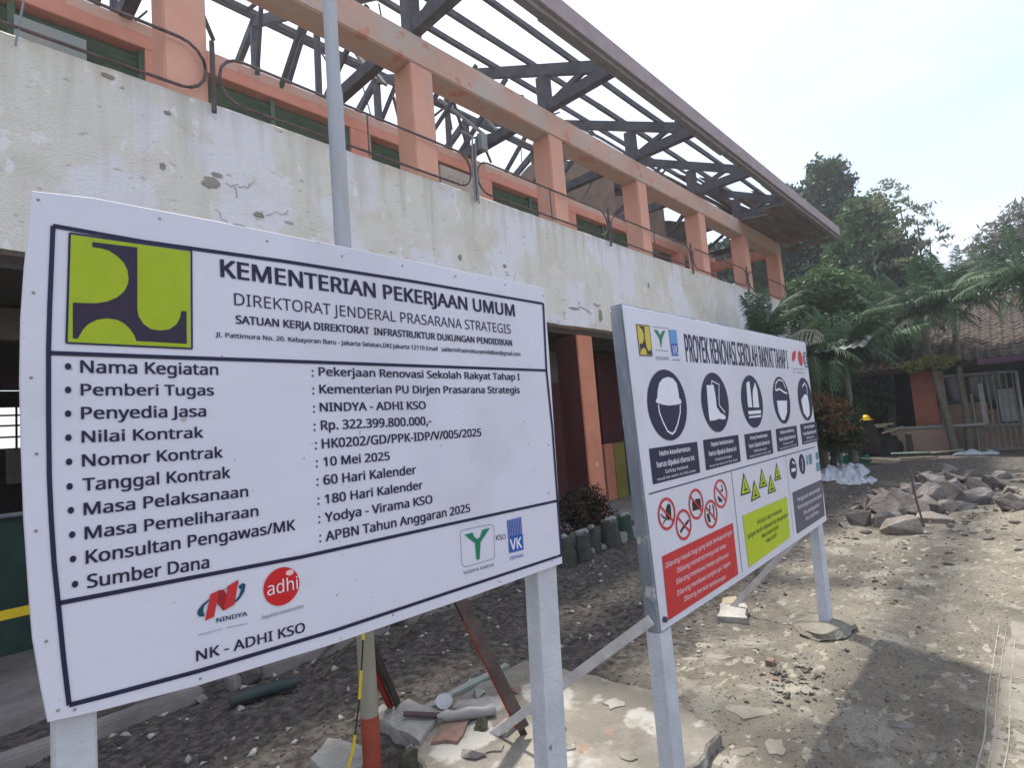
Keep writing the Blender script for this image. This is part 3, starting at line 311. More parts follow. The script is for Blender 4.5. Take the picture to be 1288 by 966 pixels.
# ------------------------------------------------------------------ notice boards
class BoardFrame:
    def __init__(s, deg, D):
        t = R(deg); s.h = Vector((math.cos(t), math.sin(t), 0)); s.n = Vector((-math.sin(t), math.cos(t), 0)); s.D = D
    def P(s, a, b, dep=0.0):          # millimetres along and up, metres behind the face
        return s.n * (s.D + dep) + s.h * (a / 1000) + Vector((0, 0, b / 1000))
F1 = BoardFrame(43.85 - 47, 1.25); F2 = BoardFrame(47.68 - 47, 1.11)
fdir = os.path.join(bpy.utils.resource_path('LOCAL'), 'datafiles', 'fonts')
FONT = None
for fn in ('NotoSansMath-Regular.woff2', 'NotoSansHebrew-Regular.woff2', 'Inter.woff2'):
    try:
        FONT = bpy.data.fonts.load(os.path.join(fdir, fn)); break
    except Exception: FONT = None
def text_meshes(jobs):
    obs = []
    for body, bold in jobs:
        c = bpy.data.curves.new('letters', 'FONT'); c.body = body; c.resolution_u = 4; c.offset = 0
        if FONT is not None: c.font = FONT
        o = bpy.data.objects.new('letters', c); COL.objects.link(o); obs.append(o)
    dg = bpy.context.evaluated_depsgraph_get(); res = []
    for o in obs:
        me = bpy.data.meshes.new_from_object(o.evaluated_get(dg)); n = len(me.vertices)
        co = np.zeros(n * 3); me.vertices.foreach_get('co', co); res.append((me, co.reshape(-1, 3)))
    for o in obs:
        c = o.data; bpy.data.objects.remove(o); bpy.data.curves.remove(c)
    return res
capm = text_meshes([('H', 0)])[0][1]; CAP = capm[:, 1].max() - capm[:, 1].min()
def ribbon(pts, w, closed):
    """flat band of width w along 2-D points: left and right edges"""
    n = len(pts); L_, R_ = [], []
    for i in range(n):
        p = Vector(pts[i]); a = Vector(pts[(i - 1) % n]) if closed or i > 0 else None; b = Vector(pts[(i + 1) % n]) if closed or i < n - 1 else None
        d = Vector((0, 0))
        if a is not None: d += (p - a).normalized()
        if b is not None: d += (b - p).normalized()
        if d.length < 1e-6: d = Vector((1, 0))
        d.normalize(); nn = Vector((-d.y, d.x)); L_.append(p + nn * w / 2); R_.append(p - nn * w / 2)
    return L_, R_
def prints(items, F, root):
    tj = [(i[4], i[5]) for i in items if i[0] == 'T']; tm = iter(text_meshes(tj))
    for it in items:
        k, name, mname, lay = it[:4]; m = MATS['print_' + mname]; dep = -.0012 - .0005 * lay; mb = MB()
        if k == 'P':
            mb.add([F.P(a, b, dep) for a, b in it[4]], [tuple(range(len(it[4])))]); mb.build(name, m, root)
        elif k == 'L':
            w, closed, pts = it[4], it[5], it[6]; A, B = ribbon(pts, w, closed); n = len(pts)
            vs = [F.P(p.x, p.y, dep) for p in A] + [F.P(p.x, p.y, dep) for p in B]
            fs = [(i, (i + 1) % n, n + (i + 1) % n, n + i) for i in range(n if closed else n - 1)]
            mb.add(vs, fs); mb.build(name, m, root)
        elif k == 'E':
            w = it[4]; cs, ct, rs, rt = it[5]; n = 40 if rs > 8 else 14
            o = [(cs + rs * math.cos(2 * math.pi * i / n), ct + rt * math.sin(2 * math.pi * i / n)) for i in range(n)]
            if not w: mb.add([F.P(a, b, dep) for a, b in o], [tuple(range(n))])
            else:
                q = [(cs + (rs - w) * math.cos(2 * math.pi * i / n), ct + (rt - w) * math.sin(2 * math.pi * i / n)) for i in range(n)]
                mb.add([F.P(a, b, dep) for a, b in o + q], [(i, (i + 1) % n, n + (i + 1) % n, n + i) for i in range(n)])
            mb.build(name, m, root)
        else:
            me, co = next(tm); a0, b0, a1, b1, h0, h1 = it[6]
            x0, x1 = co[:, 0].min(), co[:, 0].max(); u = (co[:, 0] - x0) / (x1 - x0); v = co[:, 1] / CAP
            s_ = a0 + (a1 - a0) * u; t_ = b0 + (b1 - b0) * u + v * (h0 + (h1 - h0) * u)
            off = wloc(root); bold = it[5]; fc = [tuple(p_.vertices) for p_ in me.polygons]; nv = len(co); Pv, Ff = [], []
            hx = (a1 - a0) / (x1 - x0); hy = (h0 + h1) / 2 / CAP         # heavier strokes: the glyphs laid down again with a small shift
            sh = [(0, 0)] if bold <= 0 else [(bold * 1.4, bold * .7), (-bold * 1.4, bold * .7), (bold * 1.4, -bold * .7), (-bold * 1.4, -bold * .7)]
            for c_, (ox, oy) in enumerate(sh):
                Pv += [F.P(a + ox * hx, b + oy * hy, dep - .00006 * c_) - off for a, b in zip(s_, t_)]; Ff += [tuple(i + nv * c_ for i in f) for f in fc]
            me = bpy.data.meshes.new(name); me.from_pydata([tuple(v) for v in Pv], [], Ff); me.update(); me.materials.append(m)
            o = bpy.data.objects.new(name, me); COL.objects.link(o); o.parent = root
def board_panel(F, outl, thick, root, m, name='banner'):
    n = len(outl); c = (sum(p[0] for p in outl) / n, sum(p[1] for p in outl) / n)
    ins = [(c[0] + (p[0] - c[0]) * .9965, c[1] + (p[1] - c[1]) * .9965) for p in outl]     # rounded fold at the edge
    mb = MB()
    ring = [[F.P(a, b, 0) for a, b in ins], [F.P(a, b, .003) for a, b in outl], [F.P(a, b, thick) for a, b in outl]]
    vs = [v for r_ in ring for v in r_]
    fs = [tuple(range(n)), tuple(range(3 * n - 1, 2 * n - 1, -1))]
    for k in range(2): fs += [(k * n + i, (k + 1) * n + i, (k + 1) * n + (i + 1) % n, k * n + (i + 1) % n) for i in range(n)]
    mb.add(vs, fs); return mb.build(name, m, root)
# first board
b1 = thing('project_board', 'white project board listing Nama Kegiatan to Sumber Dana below a lime square emblem', 'notice board', tuple(F1.P(740, 0, .03)), 'site boards on white posts')
board_panel(F1, B1_OUT, .022, b1, VINYL)
prints(B1_PRINT, F1, b1)
for s_, t_ in B1_NAILS:
    mb = MB(); c = F1.P(s_, t_, -.0015); n = 10
    mb.add([F1.P(s_ + 1.9 * math.cos(i * .6283), t_ + 1.9 * math.sin(i * .6283), -.0022) for i in range(10)] + [F1.P(s_ + 2.6 * math.cos(i * .6283), t_ + 2.6 * math.sin(i * .6283), -.0006) for i in range(10)],
           [tuple(range(10))] + [(i, (i + 1) % 10, 10 + (i + 1) % 10, 10 + i) for i in range(10)])
    mb.build('nail', CHIP, b1)
def lean_post(F, s0, s1, st, sb, zt, d0, d1, root, m, name='post'):
    """post between s0..s1 (mm) at the top st and shifted by sb at the ground"""
    mb = MB(); vs = []
    for z, sh in ((0, sb), (zt, st)):
        for a, d in ((s0, d0), (s1, d0), (s1, d1), (s0, d1)): vs.append(F.P(a + sh, z, d))
    mb.add(vs, [(0, 1, 5, 4), (1, 2, 6, 5), (2, 3, 7, 6), (3, 0, 4, 7), (3, 2, 1, 0), (4, 5, 6, 7)])
    return mb.build(name, m, root, bevel=.003)
lean_post(F1, 86, 146, 0, 4, 1900, .023, .083, b1, PAINTWHITE)
lean_post(F1, 1297, 1389, 6, -75, 1940, .023, .083, b1, PAINTWHITE)
for z in (1110, 1530, 1930):
    mb = MB(); mb.beam(F1.P(150, z, .045), F1.P(1296, z, .045), .04, .045); mb.build('cross_rail', PAINTWHITE, b1)
# second board
b2 = thing('safety_board', 'white safety board with round pictograms, red panel and yellow-green panel', 'notice board', tuple(F2.P(3150, 0, .03)), 'site boards on white posts')
board_panel(F2, B2_OUT, .004, b2, VINYL2)
prints(B2_PRINT, F2, b2)
mb = MB(); mb.beam(F2.P(1905, 1955, .034), F2.P(4388, 1962, .034), .055, .02); mb.build('top_rail', GALV, b2, bevel=.002)
mb = MB(); mb.beam(F2.P(1958, 706, .034), F2.P(4362, 710, .034), .055, .02); mb.build('bottom_rail', GALV, b2, bevel=.002)
mb = MB(); mb.beam(F2.P(1960, 1320, .034), F2.P(4370, 1320, .034), .05, .03); mb.build('middle_rail', GALV, b2)
def chan(s0, s1, z0, z1, dz0, name='frame_side', m=GALV):
    mb = MB(); vs = []
    for z, sh in ((z0, dz0), (z1, 0)):
        for a, d in ((s0, .005), (s1, .005), (s1, .064), (s0, .064)): vs.append(F2.P(a + sh, z, d))
    mb.add(vs, [(0, 1, 5, 4), (1, 2, 6, 5), (2, 3, 7, 6), (3, 0, 4, 7), (3, 2, 1, 0), (4, 5, 6, 7)])
    return mb.build(name, m, b2, bevel=.006, seg=3)
chan(1899, 1955, 690, 1946, 42)
chan(4340, 4392, 700, 1950, -26)
lean_post(F2, 1942, 2036, 0, 2, 688, .006, .066, b2, PAINTWHITE)
lean_post(F2, 4185, 4300, 0, -40, 698, .012, .070, b2, PAINTWHITE)
for a, ya, yb in ((1930, .0, .98), (4240, .0, .69)):
    p = F2.P(a, 740, .03); q = F2.P(a - 10, 5, .03 + yb)
    mb = MB(); mb.beam(p, q, .040, .012, up=(1, 0, 0)); mb.build('brace', STRAP, b2, bevel=.002)
mb = MB(); mb.tube([F2.P(1972, 735, .004), F2.P(1972, 735, -.012)], .011, 8); mb.build('bolt', STEELD, b2)
mb = MB()   # lump of cement round the right foot
c = F2.P(4210, 0, .03)
def lump(c, rx, ry, rz, seed, m, name, parent=None, sub=3, rough=.22, facets=0, bottom=-.02, smooth=True, **kw):
    bm = bmesh.new(); bmesh.ops.create_icosphere(bm, subdivisions=sub, radius=1); rnd = random.Random(seed)
    pl = []
    for i in range(facets):
        d = Vector((rnd.gauss(0, 1), rnd.gauss(0, 1), rnd.gauss(0, .8))).normalized(); pl.append((d, rnd.uniform(.42, .80)))
    for v in bm.verts:
        p = v.co.copy()
        for d, k in pl:
            e = p.dot(d) - k
            if e > 0: p -= d * e
        q = p + Vector((seed, seed * .3, 0)); p *= 1 + rough * noise.noise(q * 1.6) + rough * .35 * noise.noise(q * 5)
        p = Vector((p.x * rx, p.y * ry, p.z * rz + rz * .55))
        if p.z < bottom: p.z = bottom
        v.co = p
    me = bpy.data.meshes.new(name); 
    off = wloc(parent) if parent is not None else None
    bm.to_mesh(me); bm.free(); me.materials.append(m)
    if smooth:
        for p in me.polygons: p.use_smooth = True
        try: me.set_sharp_from_angle(angle=R(28))
        except Exception: pass
    o = bpy.data.objects.new(name, me); COL.objects.link(o)
    if parent is not None: o.parent = parent; o.location = Vector(c) - off
    else: o.location = c
    return tag(o, **kw)
FOOTM = mat('soil_caked_footing', (.25, .23, .19), (.17, .155, .13), 7, rough=.97, bump=.8, bscale=50)
lump(c + Vector((-.02, .02, 0)), .24, .17, .045, 3, FOOTM, 'footing', b2, rough=.3)
def shard(c, sx, sy, sz, seed, m, name, parent=None, n=15, bev=.03, bottom=0.0, **kw):
    """angular broken piece: hull of random points, edges slightly worn"""
    q = random.Random(seed); bm = bmesh.new()
    for i in range(n):
        d = Vector((q.gauss(0, 1), q.gauss(0, 1), q.gauss(0, 1))).normalized() * q.uniform(.75, 1.0)
        bm.verts.new((d.x, d.y, max(d.z, -.35)))
    r_ = bmesh.ops.convex_hull(bm, input=bm.verts)
    bmesh.ops.delete(bm, geom=[v for v in bm.verts if not v.link_faces], context='VERTS')
    bmesh.ops.dissolve_limit(bm, angle_limit=R(12), verts=bm.verts, edges=bm.edges)
    bmesh.ops.triangulate(bm, faces=[f for f in bm.faces if len(f.verts) > 4])
    bmesh.ops.bevel(bm, geom=bm.edges[:], offset=bev, segments=1, affect='EDGES', clamp_overlap=True)
    bmesh.ops.recalc_face_normals(bm, faces=bm.faces)
    bmesh.ops.subdivide_edges(bm, edges=bm.edges[:], cuts=1, use_grid_fill=True)
    for v in bm.verts:
        k = 1 + .05 * noise.noise(v.co * 7 + Vector((0, seed, 0))) + .10 * noise.noise(v.co * 3 + Vector((seed, 0, 0)))
        v.co = Vector((v.co.x * sx * k, v.co.y * sy * k, (v.co.z + .35) * sz / 1.35 * k + bottom))
    me = bpy.data.meshes.new(name); bm.to_mesh(me); bm.free(); me.materials.append(m)
    o = bpy.data.objects.new(name, me); COL.objects.link(o)
    if parent is not None: o.parent = parent; o.location = Vector(c) - wloc(parent)
    else: o.location = c
    o.rotation_euler = (q.uniform(-.15, .15), q.uniform(-.15, .15), q.uniform(0, 6.28))
    return tag(o, **kw)
# ------------------------------------------------------------------ ground
def fbm(x, y, s, o=4, sd=0.0):
    v = 0; a = 1
    for k in range(o):
        v += a * noise.noise(Vector((x * s + sd, y * s - sd, sd * .7 + k * 3.1))); a *= .5; s *= 2.1
    return v
def gh(x, y):
    h = .018 * fbm(x, y, .9, 3) + .010 * fbm(x, y, 5, 3, 4)
    if x < 9: h += .0035 * noise.noise(Vector((x * 21, y * 21, 3))) + .002 * noise.noise(Vector((x * 47, y * 47, 8)))
    rough = min(max((y - 1.7) / .8, 0), 1) * min(max((11 - x) / 2, 0), 1)
    h += rough * (.030 * abs(fbm(x, y, 3.2, 3, 9)) + .012 * fbm(x, y, 13, 2, 2))
    if y > 3.6 and x < 17.5: h -= .03 * min((y - 3.6) / .4, 1)
    if y > 4.8 and x < 18: h = -.07
    # bank of soil left of the rock pile and the heap at its right end
    h += .10 * math.exp(-((x - 9.6) ** 2 / 3.2 + (y - .0) ** 2 / .16)) + .16 * math.exp(-((x - 13.6) ** 2 / 2.2 + (y - 1.6) ** 2 / 2.5))
    h += .28 * math.exp(-((x - 15.6) ** 2 / .5 + (y - .9) ** 2 / 2.2))
    return h
def axis(fine0, fine1, step, far):
    a = list(np.arange(fine0, fine1, step)); b = [fine1]; s = step
    while b[-1] < far: s *= 1.28; b.append(b[-1] + s)
    c = [fine0]; s = step
    while c[-1] > -far: s *= 1.28; c.append(c[-1] - s)
    return np.array(sorted(c[1:])[0:] + a + b)
gx = axis(.2, 8, .03, 600); gy = axis(-.6, 4.5, .03, 600)
X_, Y_ = np.meshgrid(gx, gy, indexing='ij'); Zg = np.zeros_like(X_)
for i in range(X_.shape[0]):
    for j in range(X_.shape[1]):
        x, y = X_[i, j], Y_[i, j]
        if -3 < x < 30 and -8 < y < 14: Zg[i, j] = gh(x, y)
        elif x > 60 or y > 60: Zg[i, j] = -.2
nx, ny = X_.shape; idx = np.arange(nx * ny).reshape(nx, ny)
gf = np.stack([idx[:-1, :-1], idx[1:, :-1], idx[1:, 1:], idx[:-1, 1:]], -1).reshape(-1, 4)
GROUND = mat('site_soil', (.205, .183, .145), (.12, .107, .088), 1.6, rough=.97, bump=1.0, bscale=38, detail=9, c3=(.19, .17, .133))
extra_layer(GROUND, (.105, .093, .078), 1.1, .50, .70, detail=9, seed=25)
extra_layer(GROUND, (.30, .275, .225), 8, .60, .63, detail=8, stretch=(1, 1.8, 1), seed=51)
extra_layer(GROUND, (.26, .24, .20), 3.1, .56, .64, detail=9, seed=5)
extra_layer(GROUND, (.16, .145, .12), 6, .56, .66, detail=7, seed=12)
extra_layer(GROUND, (.07, .065, .06), 45, .62, .68, detail=4, seed=41, bump=.5)
extra_layer(GROUND, (.34, .32, .29), 22, .66, .70, detail=4, seed=1)
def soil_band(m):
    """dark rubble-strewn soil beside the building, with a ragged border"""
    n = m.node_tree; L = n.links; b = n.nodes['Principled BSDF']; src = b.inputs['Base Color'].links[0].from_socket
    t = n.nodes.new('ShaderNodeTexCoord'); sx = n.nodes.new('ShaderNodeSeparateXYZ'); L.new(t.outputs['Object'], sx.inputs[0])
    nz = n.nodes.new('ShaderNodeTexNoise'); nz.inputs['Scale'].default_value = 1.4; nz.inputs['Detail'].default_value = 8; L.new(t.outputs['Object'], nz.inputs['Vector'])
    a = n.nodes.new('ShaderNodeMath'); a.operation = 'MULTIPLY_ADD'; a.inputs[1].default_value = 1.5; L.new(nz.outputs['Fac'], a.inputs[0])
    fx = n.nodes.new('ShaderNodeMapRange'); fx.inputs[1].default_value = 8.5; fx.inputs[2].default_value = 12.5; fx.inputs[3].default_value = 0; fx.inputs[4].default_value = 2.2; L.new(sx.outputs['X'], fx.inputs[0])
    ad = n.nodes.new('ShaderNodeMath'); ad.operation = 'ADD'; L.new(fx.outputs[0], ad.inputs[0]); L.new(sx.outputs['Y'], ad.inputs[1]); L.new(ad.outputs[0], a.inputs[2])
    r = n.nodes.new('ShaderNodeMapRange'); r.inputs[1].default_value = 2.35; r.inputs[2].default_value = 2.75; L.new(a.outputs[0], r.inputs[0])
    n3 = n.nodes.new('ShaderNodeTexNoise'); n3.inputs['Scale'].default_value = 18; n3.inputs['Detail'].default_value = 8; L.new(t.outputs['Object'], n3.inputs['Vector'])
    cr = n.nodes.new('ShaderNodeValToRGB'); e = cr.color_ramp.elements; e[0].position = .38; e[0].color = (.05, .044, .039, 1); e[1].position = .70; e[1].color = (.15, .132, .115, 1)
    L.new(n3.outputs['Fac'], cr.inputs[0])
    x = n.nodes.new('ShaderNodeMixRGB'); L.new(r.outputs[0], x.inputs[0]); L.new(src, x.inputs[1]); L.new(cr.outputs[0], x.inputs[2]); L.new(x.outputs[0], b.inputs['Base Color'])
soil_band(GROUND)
ground = npmesh('ground', np.stack([X_.ravel(), Y_.ravel(), Zg.ravel()], 1), gf, GROUND, smooth=True, kind='structure')
# flat stones set in the trodden soil
rnd = random.Random(11)
def flat_stone(x, y, r, seed, z=None):
    q = random.Random(seed); n = q.randint(7, 11); an = q.uniform(0, 6); el = q.uniform(.35, .75)
    pts = []
    for i in range(n):
        t = 2 * math.pi * i / n; rr = r * q.uniform(.55, 1.2); a = rr * math.cos(t); b = rr * math.sin(t) * el
        pts.append((x + a * math.cos(an) - b * math.sin(an), y + a * math.sin(an) + b * math.cos(an)))
    z0 = gh(x, y) if z is None else z; hh = r * .035
    mb = MB(); m_ = len(pts)
    vs = [(a, b, z0 - .03) for a, b in pts] + [(a, b, z0 + hh * .6) for a, b in pts] + [(x + (a - x) * .82, y + (b - y) * .82, z0 + hh + q.uniform(0, .004)) for a, b in pts]
    fs = [(k * m_ + i, k * m_ + (i + 1) % m_, (k + 1) * m_ + (i + 1) % m_, (k + 1) * m_ + i) for k in range(2) for i in range(m_)] + [tuple(range(2 * m_, 3 * m_))]
    mb.add(vs, fs); return mb.build('stone', PALEST if q.random() < .8 else ROCKM[1], ground, smooth=True)
import itertools
spots = [(2.62, 1.02, .07), (2.85, 1.22, .09), (3.0, 1.0, .075), (3.1, 1.32, .06), (3.2, 1.12, .07), (2.5, 1.12, .06), (2.42, .92, .055), (2.75, .86, .05),
         (3.42, 1.62, .07), (3.55, 1.78, .06), (3.7, 1.52, .05), (3.3, 1.75, .05), (2.95, .72, .045), (3.12, .62, .05), (2.7, .62, .045), (2.9, .50, .04),
         (3.33, .86, .05), (2.98, 1.5, .06), (2.85, 1.62, .05), (2.6, 1.42, .05), (3.55, 1.2, .04), (2.36, 1.12, .05), (3.02, .84, .04), (2.55, .78, .045), (4.6, 1.62, .05), (2.2, .7, .05), (2.3, .5, .04), (3.9, 1.7, .05)]
for i, (x, y, r) in enumerate(spots): flat_stone(x, y, r * 1.15, 40 + i)
# gravel and rubble crumbs
def chips(name, n, fn, smin, smax, m, seed, kind='stuff', label=None, cat=None):
    g = np.random.default_rng(seed); base = np.array([(1, 0, 0), (-.5, .87, 0), (-.5, -.87, 0), (.2, .1, .8), (-.1, -.2, -.5)])
    fc = np.array([(0, 1, 3), (1, 2, 3), (2, 0, 3), (1, 0, 4), (2, 1, 4), (0, 2, 4)])
    V = []; Fs = []; k = 0
    while k < n:
        x, y = fn(g); s = smin + (smax - smin) * g.random() ** 3
        a = g.random() * 6.28; sc = np.array([s * g.uniform(.7, 1.4), s * g.uniform(.5, 1), s * g.uniform(.35, .9)])
        p = base * (1 + g.uniform(-.3, .3, (5, 1))) * sc; ca, sa = math.cos(a), math.sin(a)
        p = np.stack([p[:, 0] * ca - p[:, 1] * sa + x, p[:, 0] * sa + p[:, 1] * ca + y, p[:, 2] + gh(x, y) + s * .15], 1)
        V.append(p); Fs.append(fc + 5 * k); k += 1
    o = npmesh(name, np.concatenate(V), np.concatenate(Fs), m); tag(o, label, cat, None, kind); return o
GRAVD = mat('grey_gravel', (.13, .12, .112), (.05, .046, .043), 40, rough=.95)
GRAVL = mat('pale_rubble_chips', (.46, .45, .42), (.28, .26, .23), 30, rough=.95)
GRAVS = mat('sandy_crumbs', (.20, .18, .155), (.10, .092, .08), 40, rough=.95)
GRAVR = mat('clay_crumbs', (.28, .12, .08), (.20, .09, .07), 30, rough=.95)
def near_bld(g):
    while 1:
        x = .3 + 12 * g.random() ** 1.4; y = g.uniform(1.7, 4.0)
        if g.random() < min(1, .25 + (y - 1.7)): return x, y
chips('gravel', 9000, near_bld, .004, .022, GRAVD, 1, label='grey gravel strewn over the dark soil beside the building', cat='gravel')
chips('rubble_chips', 520, near_bld, .008, .045, GRAVL, 2, label='pale plaster crumbs scattered on the dark soil', cat='rubble')
chips('soil_crumbs', 11000, lambda g: (1.5 + 12 * g.random() ** 1.6, g.uniform(-2.0, 2.2)), .002, .011, GRAVS, 3, label='small soil crumbs over the sandy yard', cat='gravel')
chips('pale_crumbs', 170, lambda g: (1.6 + 9 * g.random() ** 1.5, g.uniform(-.6, 2.0)), .006, .026, GRAVL, 4, label='pale grit lying on the trodden sandy soil', cat='gravel')
chips('clay_crumb_scatter', 170, lambda g: (1.2 + 10 * g.random() ** 1.5, g.uniform(-.8, 3.8)), .006, .022, GRAVR, 5, label='reddish brick crumbs scattered over the yard', cat='rubble')
def clod(g):
    k = g.integers(0, 3); cx, cy = ((3.35, 1.15), (4.9, 2.1), (6.2, 1.2))[k]; return g.normal(cx, .22 + .2 * k), g.normal(cy, .1 + .1 * k)
chips('soil_clods', 500, clod, .006, .028, GRAVD, 6, label='dark loose clods beside the right post footing', cat='rubble')
# tyre track along the lower right
TRK = mat('pale_track_ridge', (.31, .29, .25), (.22, .20, .17), 9, rough=.95, bump=.4, bscale=40)
TRB = mat('pale_packed_strip', (.25, .235, .20), (.17, .155, .13), 3, rough=.95, bump=.4, bscale=40)
def strip(name, y0, y1, x0, x1, dz, m, wob=.0, n=60):
    mb = MB(); vs = []; 
    for i in range(n + 1):
        x = x0 + (x1 - x0) * i / n; w_ = wob * noise.noise(Vector((x * 1.7, y0 * 9, 0)))
        xx = x; off_ = .032 * (x - 3.0) * -1 * .0
        for y, d in ((y0 + w_, -.02), (y0 + w_ + (y1 - y0) * .25, dz), (y0 + w_ + (y1 - y0) * .75, dz), (y1 + w_, -.02)):
            vs.append((xx, y + off_, gh(xx, y + off_) + d))
    mb.add(vs, [(4 * i + k, 4 * i + k + 1, 4 * i + k + 5, 4 * i + k + 4) for i in range(n) for k in range(3)])
    return mb.build(name, m, ground, smooth=True)
strip('track_bed', .02, .37, 1.9, 4.9, .002, TRB, .06)
for k, (ya, wd) in enumerate(((.345, .012), (.312, .008), (.262, .012), (.205, .010), (.175, .007))):
    strip('track_ridge', ya - wd / 2, ya + wd / 2, 1.9 + .1 * k, 4.8 - .07 * k, .003, TRK, .012)

# ------------------------------------------------------------------ the school building
PITCH = 2.63; CX = [1.57 + PITCH * k for k in range(-3, 7)]
bld = thing('school_building', 'two storey school with salmon columns and a bare roof frame above whitewashed parapet', 'building', (5, 5, 0))
def wall_face(name, x0, x1, z0, z1, y, thick, m, nx_, nz_, amp, parent):
    """plastered wall: uneven front sheet, closed behind"""
    vs = []; 
    for i in range(nx_ + 1):
        for j in range(nz_ + 1):
            x = x0 + (x1 - x0) * i / nx_; z = z0 + (z1 - z0) * j / nz_
            d = amp * (fbm(x, z, 1.1, 4, 5) + .5 * fbm(x, z, 7, 2, 1)); zz = z
            if j == nz_: zz += .012 * fbm(x, 0, 3, 3, 7)
            if j == 0: zz += .010 * fbm(x, 0, 2.5, 3, 17); d = 0
            vs.append((x, y - d, zz))
    W_ = nz_ + 1; n = len(vs); fs = [(i * W_ + j, (i + 1) * W_ + j, (i + 1) * W_ + j + 1, i * W_ + j + 1) for i in range(nx_) for j in range(nz_)]
    vs += [(x0, y + thick, z0), (x1, y + thick, z0), (x1, y + thick, z1), (x0, y + thick, z1)]
    fs.append((n, n + 3, n + 2, n + 1))
    fs.append(tuple([n + 3] + [i * W_ + nz_ for i in range(nx_ + 1)] + [n + 2])); fs.append(tuple([n + 1] + [i * W_ for i in range(nx_, -1, -1)] + [n]))
    fs.append(tuple([n] + [j for j in range(nz_ + 1)] + [n + 3])); fs.append(tuple([n + 2] + [nx_ * W_ + j for j in range(nz_, -1, -1)] + [n + 1]))
    return npmesh_any(name, vs, fs, m, parent)
def npmesh_any(name, vs, fs, m, parent):
    me = bpy.data.meshes.new(name); off = wloc(parent); me.from_pydata([(a - off.x, b - off.y, c - off.z) for a, b, c in vs], [], fs)
    me.materials.append(m); me.update()
    for p in me.polygons: p.use_smooth = len(p.vertices) == 4
    try: me.set_sharp_from_angle(angle=R(40))
    except Exception: pass
    o = bpy.data.objects.new(name, me); COL.objects.link(o); o.parent = parent; return o
parapet = wall_face('parapet', -6, 17.5, 3.02, 4.60, 5.0, .14, PARA, 520, 36, .006, bld)
for i, (x, z, a, b) in enumerate([(1.73, 3.86, .075, .05), (1.78, 3.95, .045, .022), (2.13, 3.67, .05, .03), (1.36, 3.90, .022, .035), (1.41, 4.38, .03, .02), (1.0, 4.53, .05, .018), (7.6, 3.25, .05, .11), (6.9, 3.30, .14, .02), (3.05, 4.45, .035, .03), (4.6, 3.7, .03, .04), (9.3, 4.0, .03, .05), (1.95, 3.52, .07, .018), (5.4, 3.72, .035, .025), (1.62, 3.35, .05, .02)]):
    q = random.Random(i + 5); n = 14; mb = MB(); P_ = []
    for k in range(n):
        t = 2 * math.pi * k / n; rr = q.uniform(.7, 1.2); P_.append((x + a * rr * math.cos(t), z + b * rr * math.sin(t)))
    mb.prism(P_, lambda u, v, d: (u, 4.9905 + d, v), .03); mb.build('bare_patch', CHIP, parapet)
def crack(pts, w=.007):
    mb = MB(); A, B = ribbon(pts, w, 0); n = len(pts)
    mb.add([(p.x, 4.9895, p.y) for p in A] + [(p.x, 4.9895, p.y) for p in B], [(i, i + 1, n + i + 1, n + i) for i in range(n - 1)]); mb.build('crack', CHIP, parapet)
def wander(x, z, dx, dz, n, seed):
    q = random.Random(seed); return [(x + dx * i / n + q.uniform(-.012, .012), z + dz * i / n + q.uniform(-.028, .022)) for i in range(n + 1)]
crack(wander(1.86, 3.88, .2, .05, 7, 1)); crack(wander(2.05, 3.93, .05, .05, 3, 2)); crack(wander(1.93, 3.88, .02, -.08, 4, 3), .01); crack(wander(2.2, 3.7, .22, .06, 7, 4), .006); crack(wander(1.75, 3.62, .1, -.1, 5, 5), .006)
crack(wander(7.0, 3.35, .35, -.08, 9, 6), .012); crack(wander(6.62, 3.25, .02, -.15, 6, 7), .01); crack(wander(7.45, 3.42, .18, .02, 5, 8), .02); crack(wander(5.55, 3.45, .05, .25, 8, 9), .006)
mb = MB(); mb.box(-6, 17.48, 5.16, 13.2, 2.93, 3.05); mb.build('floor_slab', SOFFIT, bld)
for c in CX:
    mb = MB(); mb.box(c - .17, c + .17, 5.008, 5.35, 4.57, 6.045); mb.build('column', ORANGE, bld, bevel=.012)
    mb = MB(); mb.box(c - .168, c + .168, 5.145, 5.348, 3.017, 4.566); mb.build('column_foot', ORANGE, bld)
mb = MB(); mb.box(-6, 17.53, 5.0, 5.34, 6.047, 6.44); bm_o = mb.build('ring_beam', BEAMC, bld, bevel=.015)
mb = MB(); mb.box(17.2, 17.52, 5.345, 6.98, 6.05, 6.30); mb.build('end_beam', BANDO, bld, bevel=.01)
mb = MB(); mb.box(17.2, 17.50, 7.22, 13.0, 6.05, 6.30); mb.build('end_beam', BANDO, bld, bevel=.01)
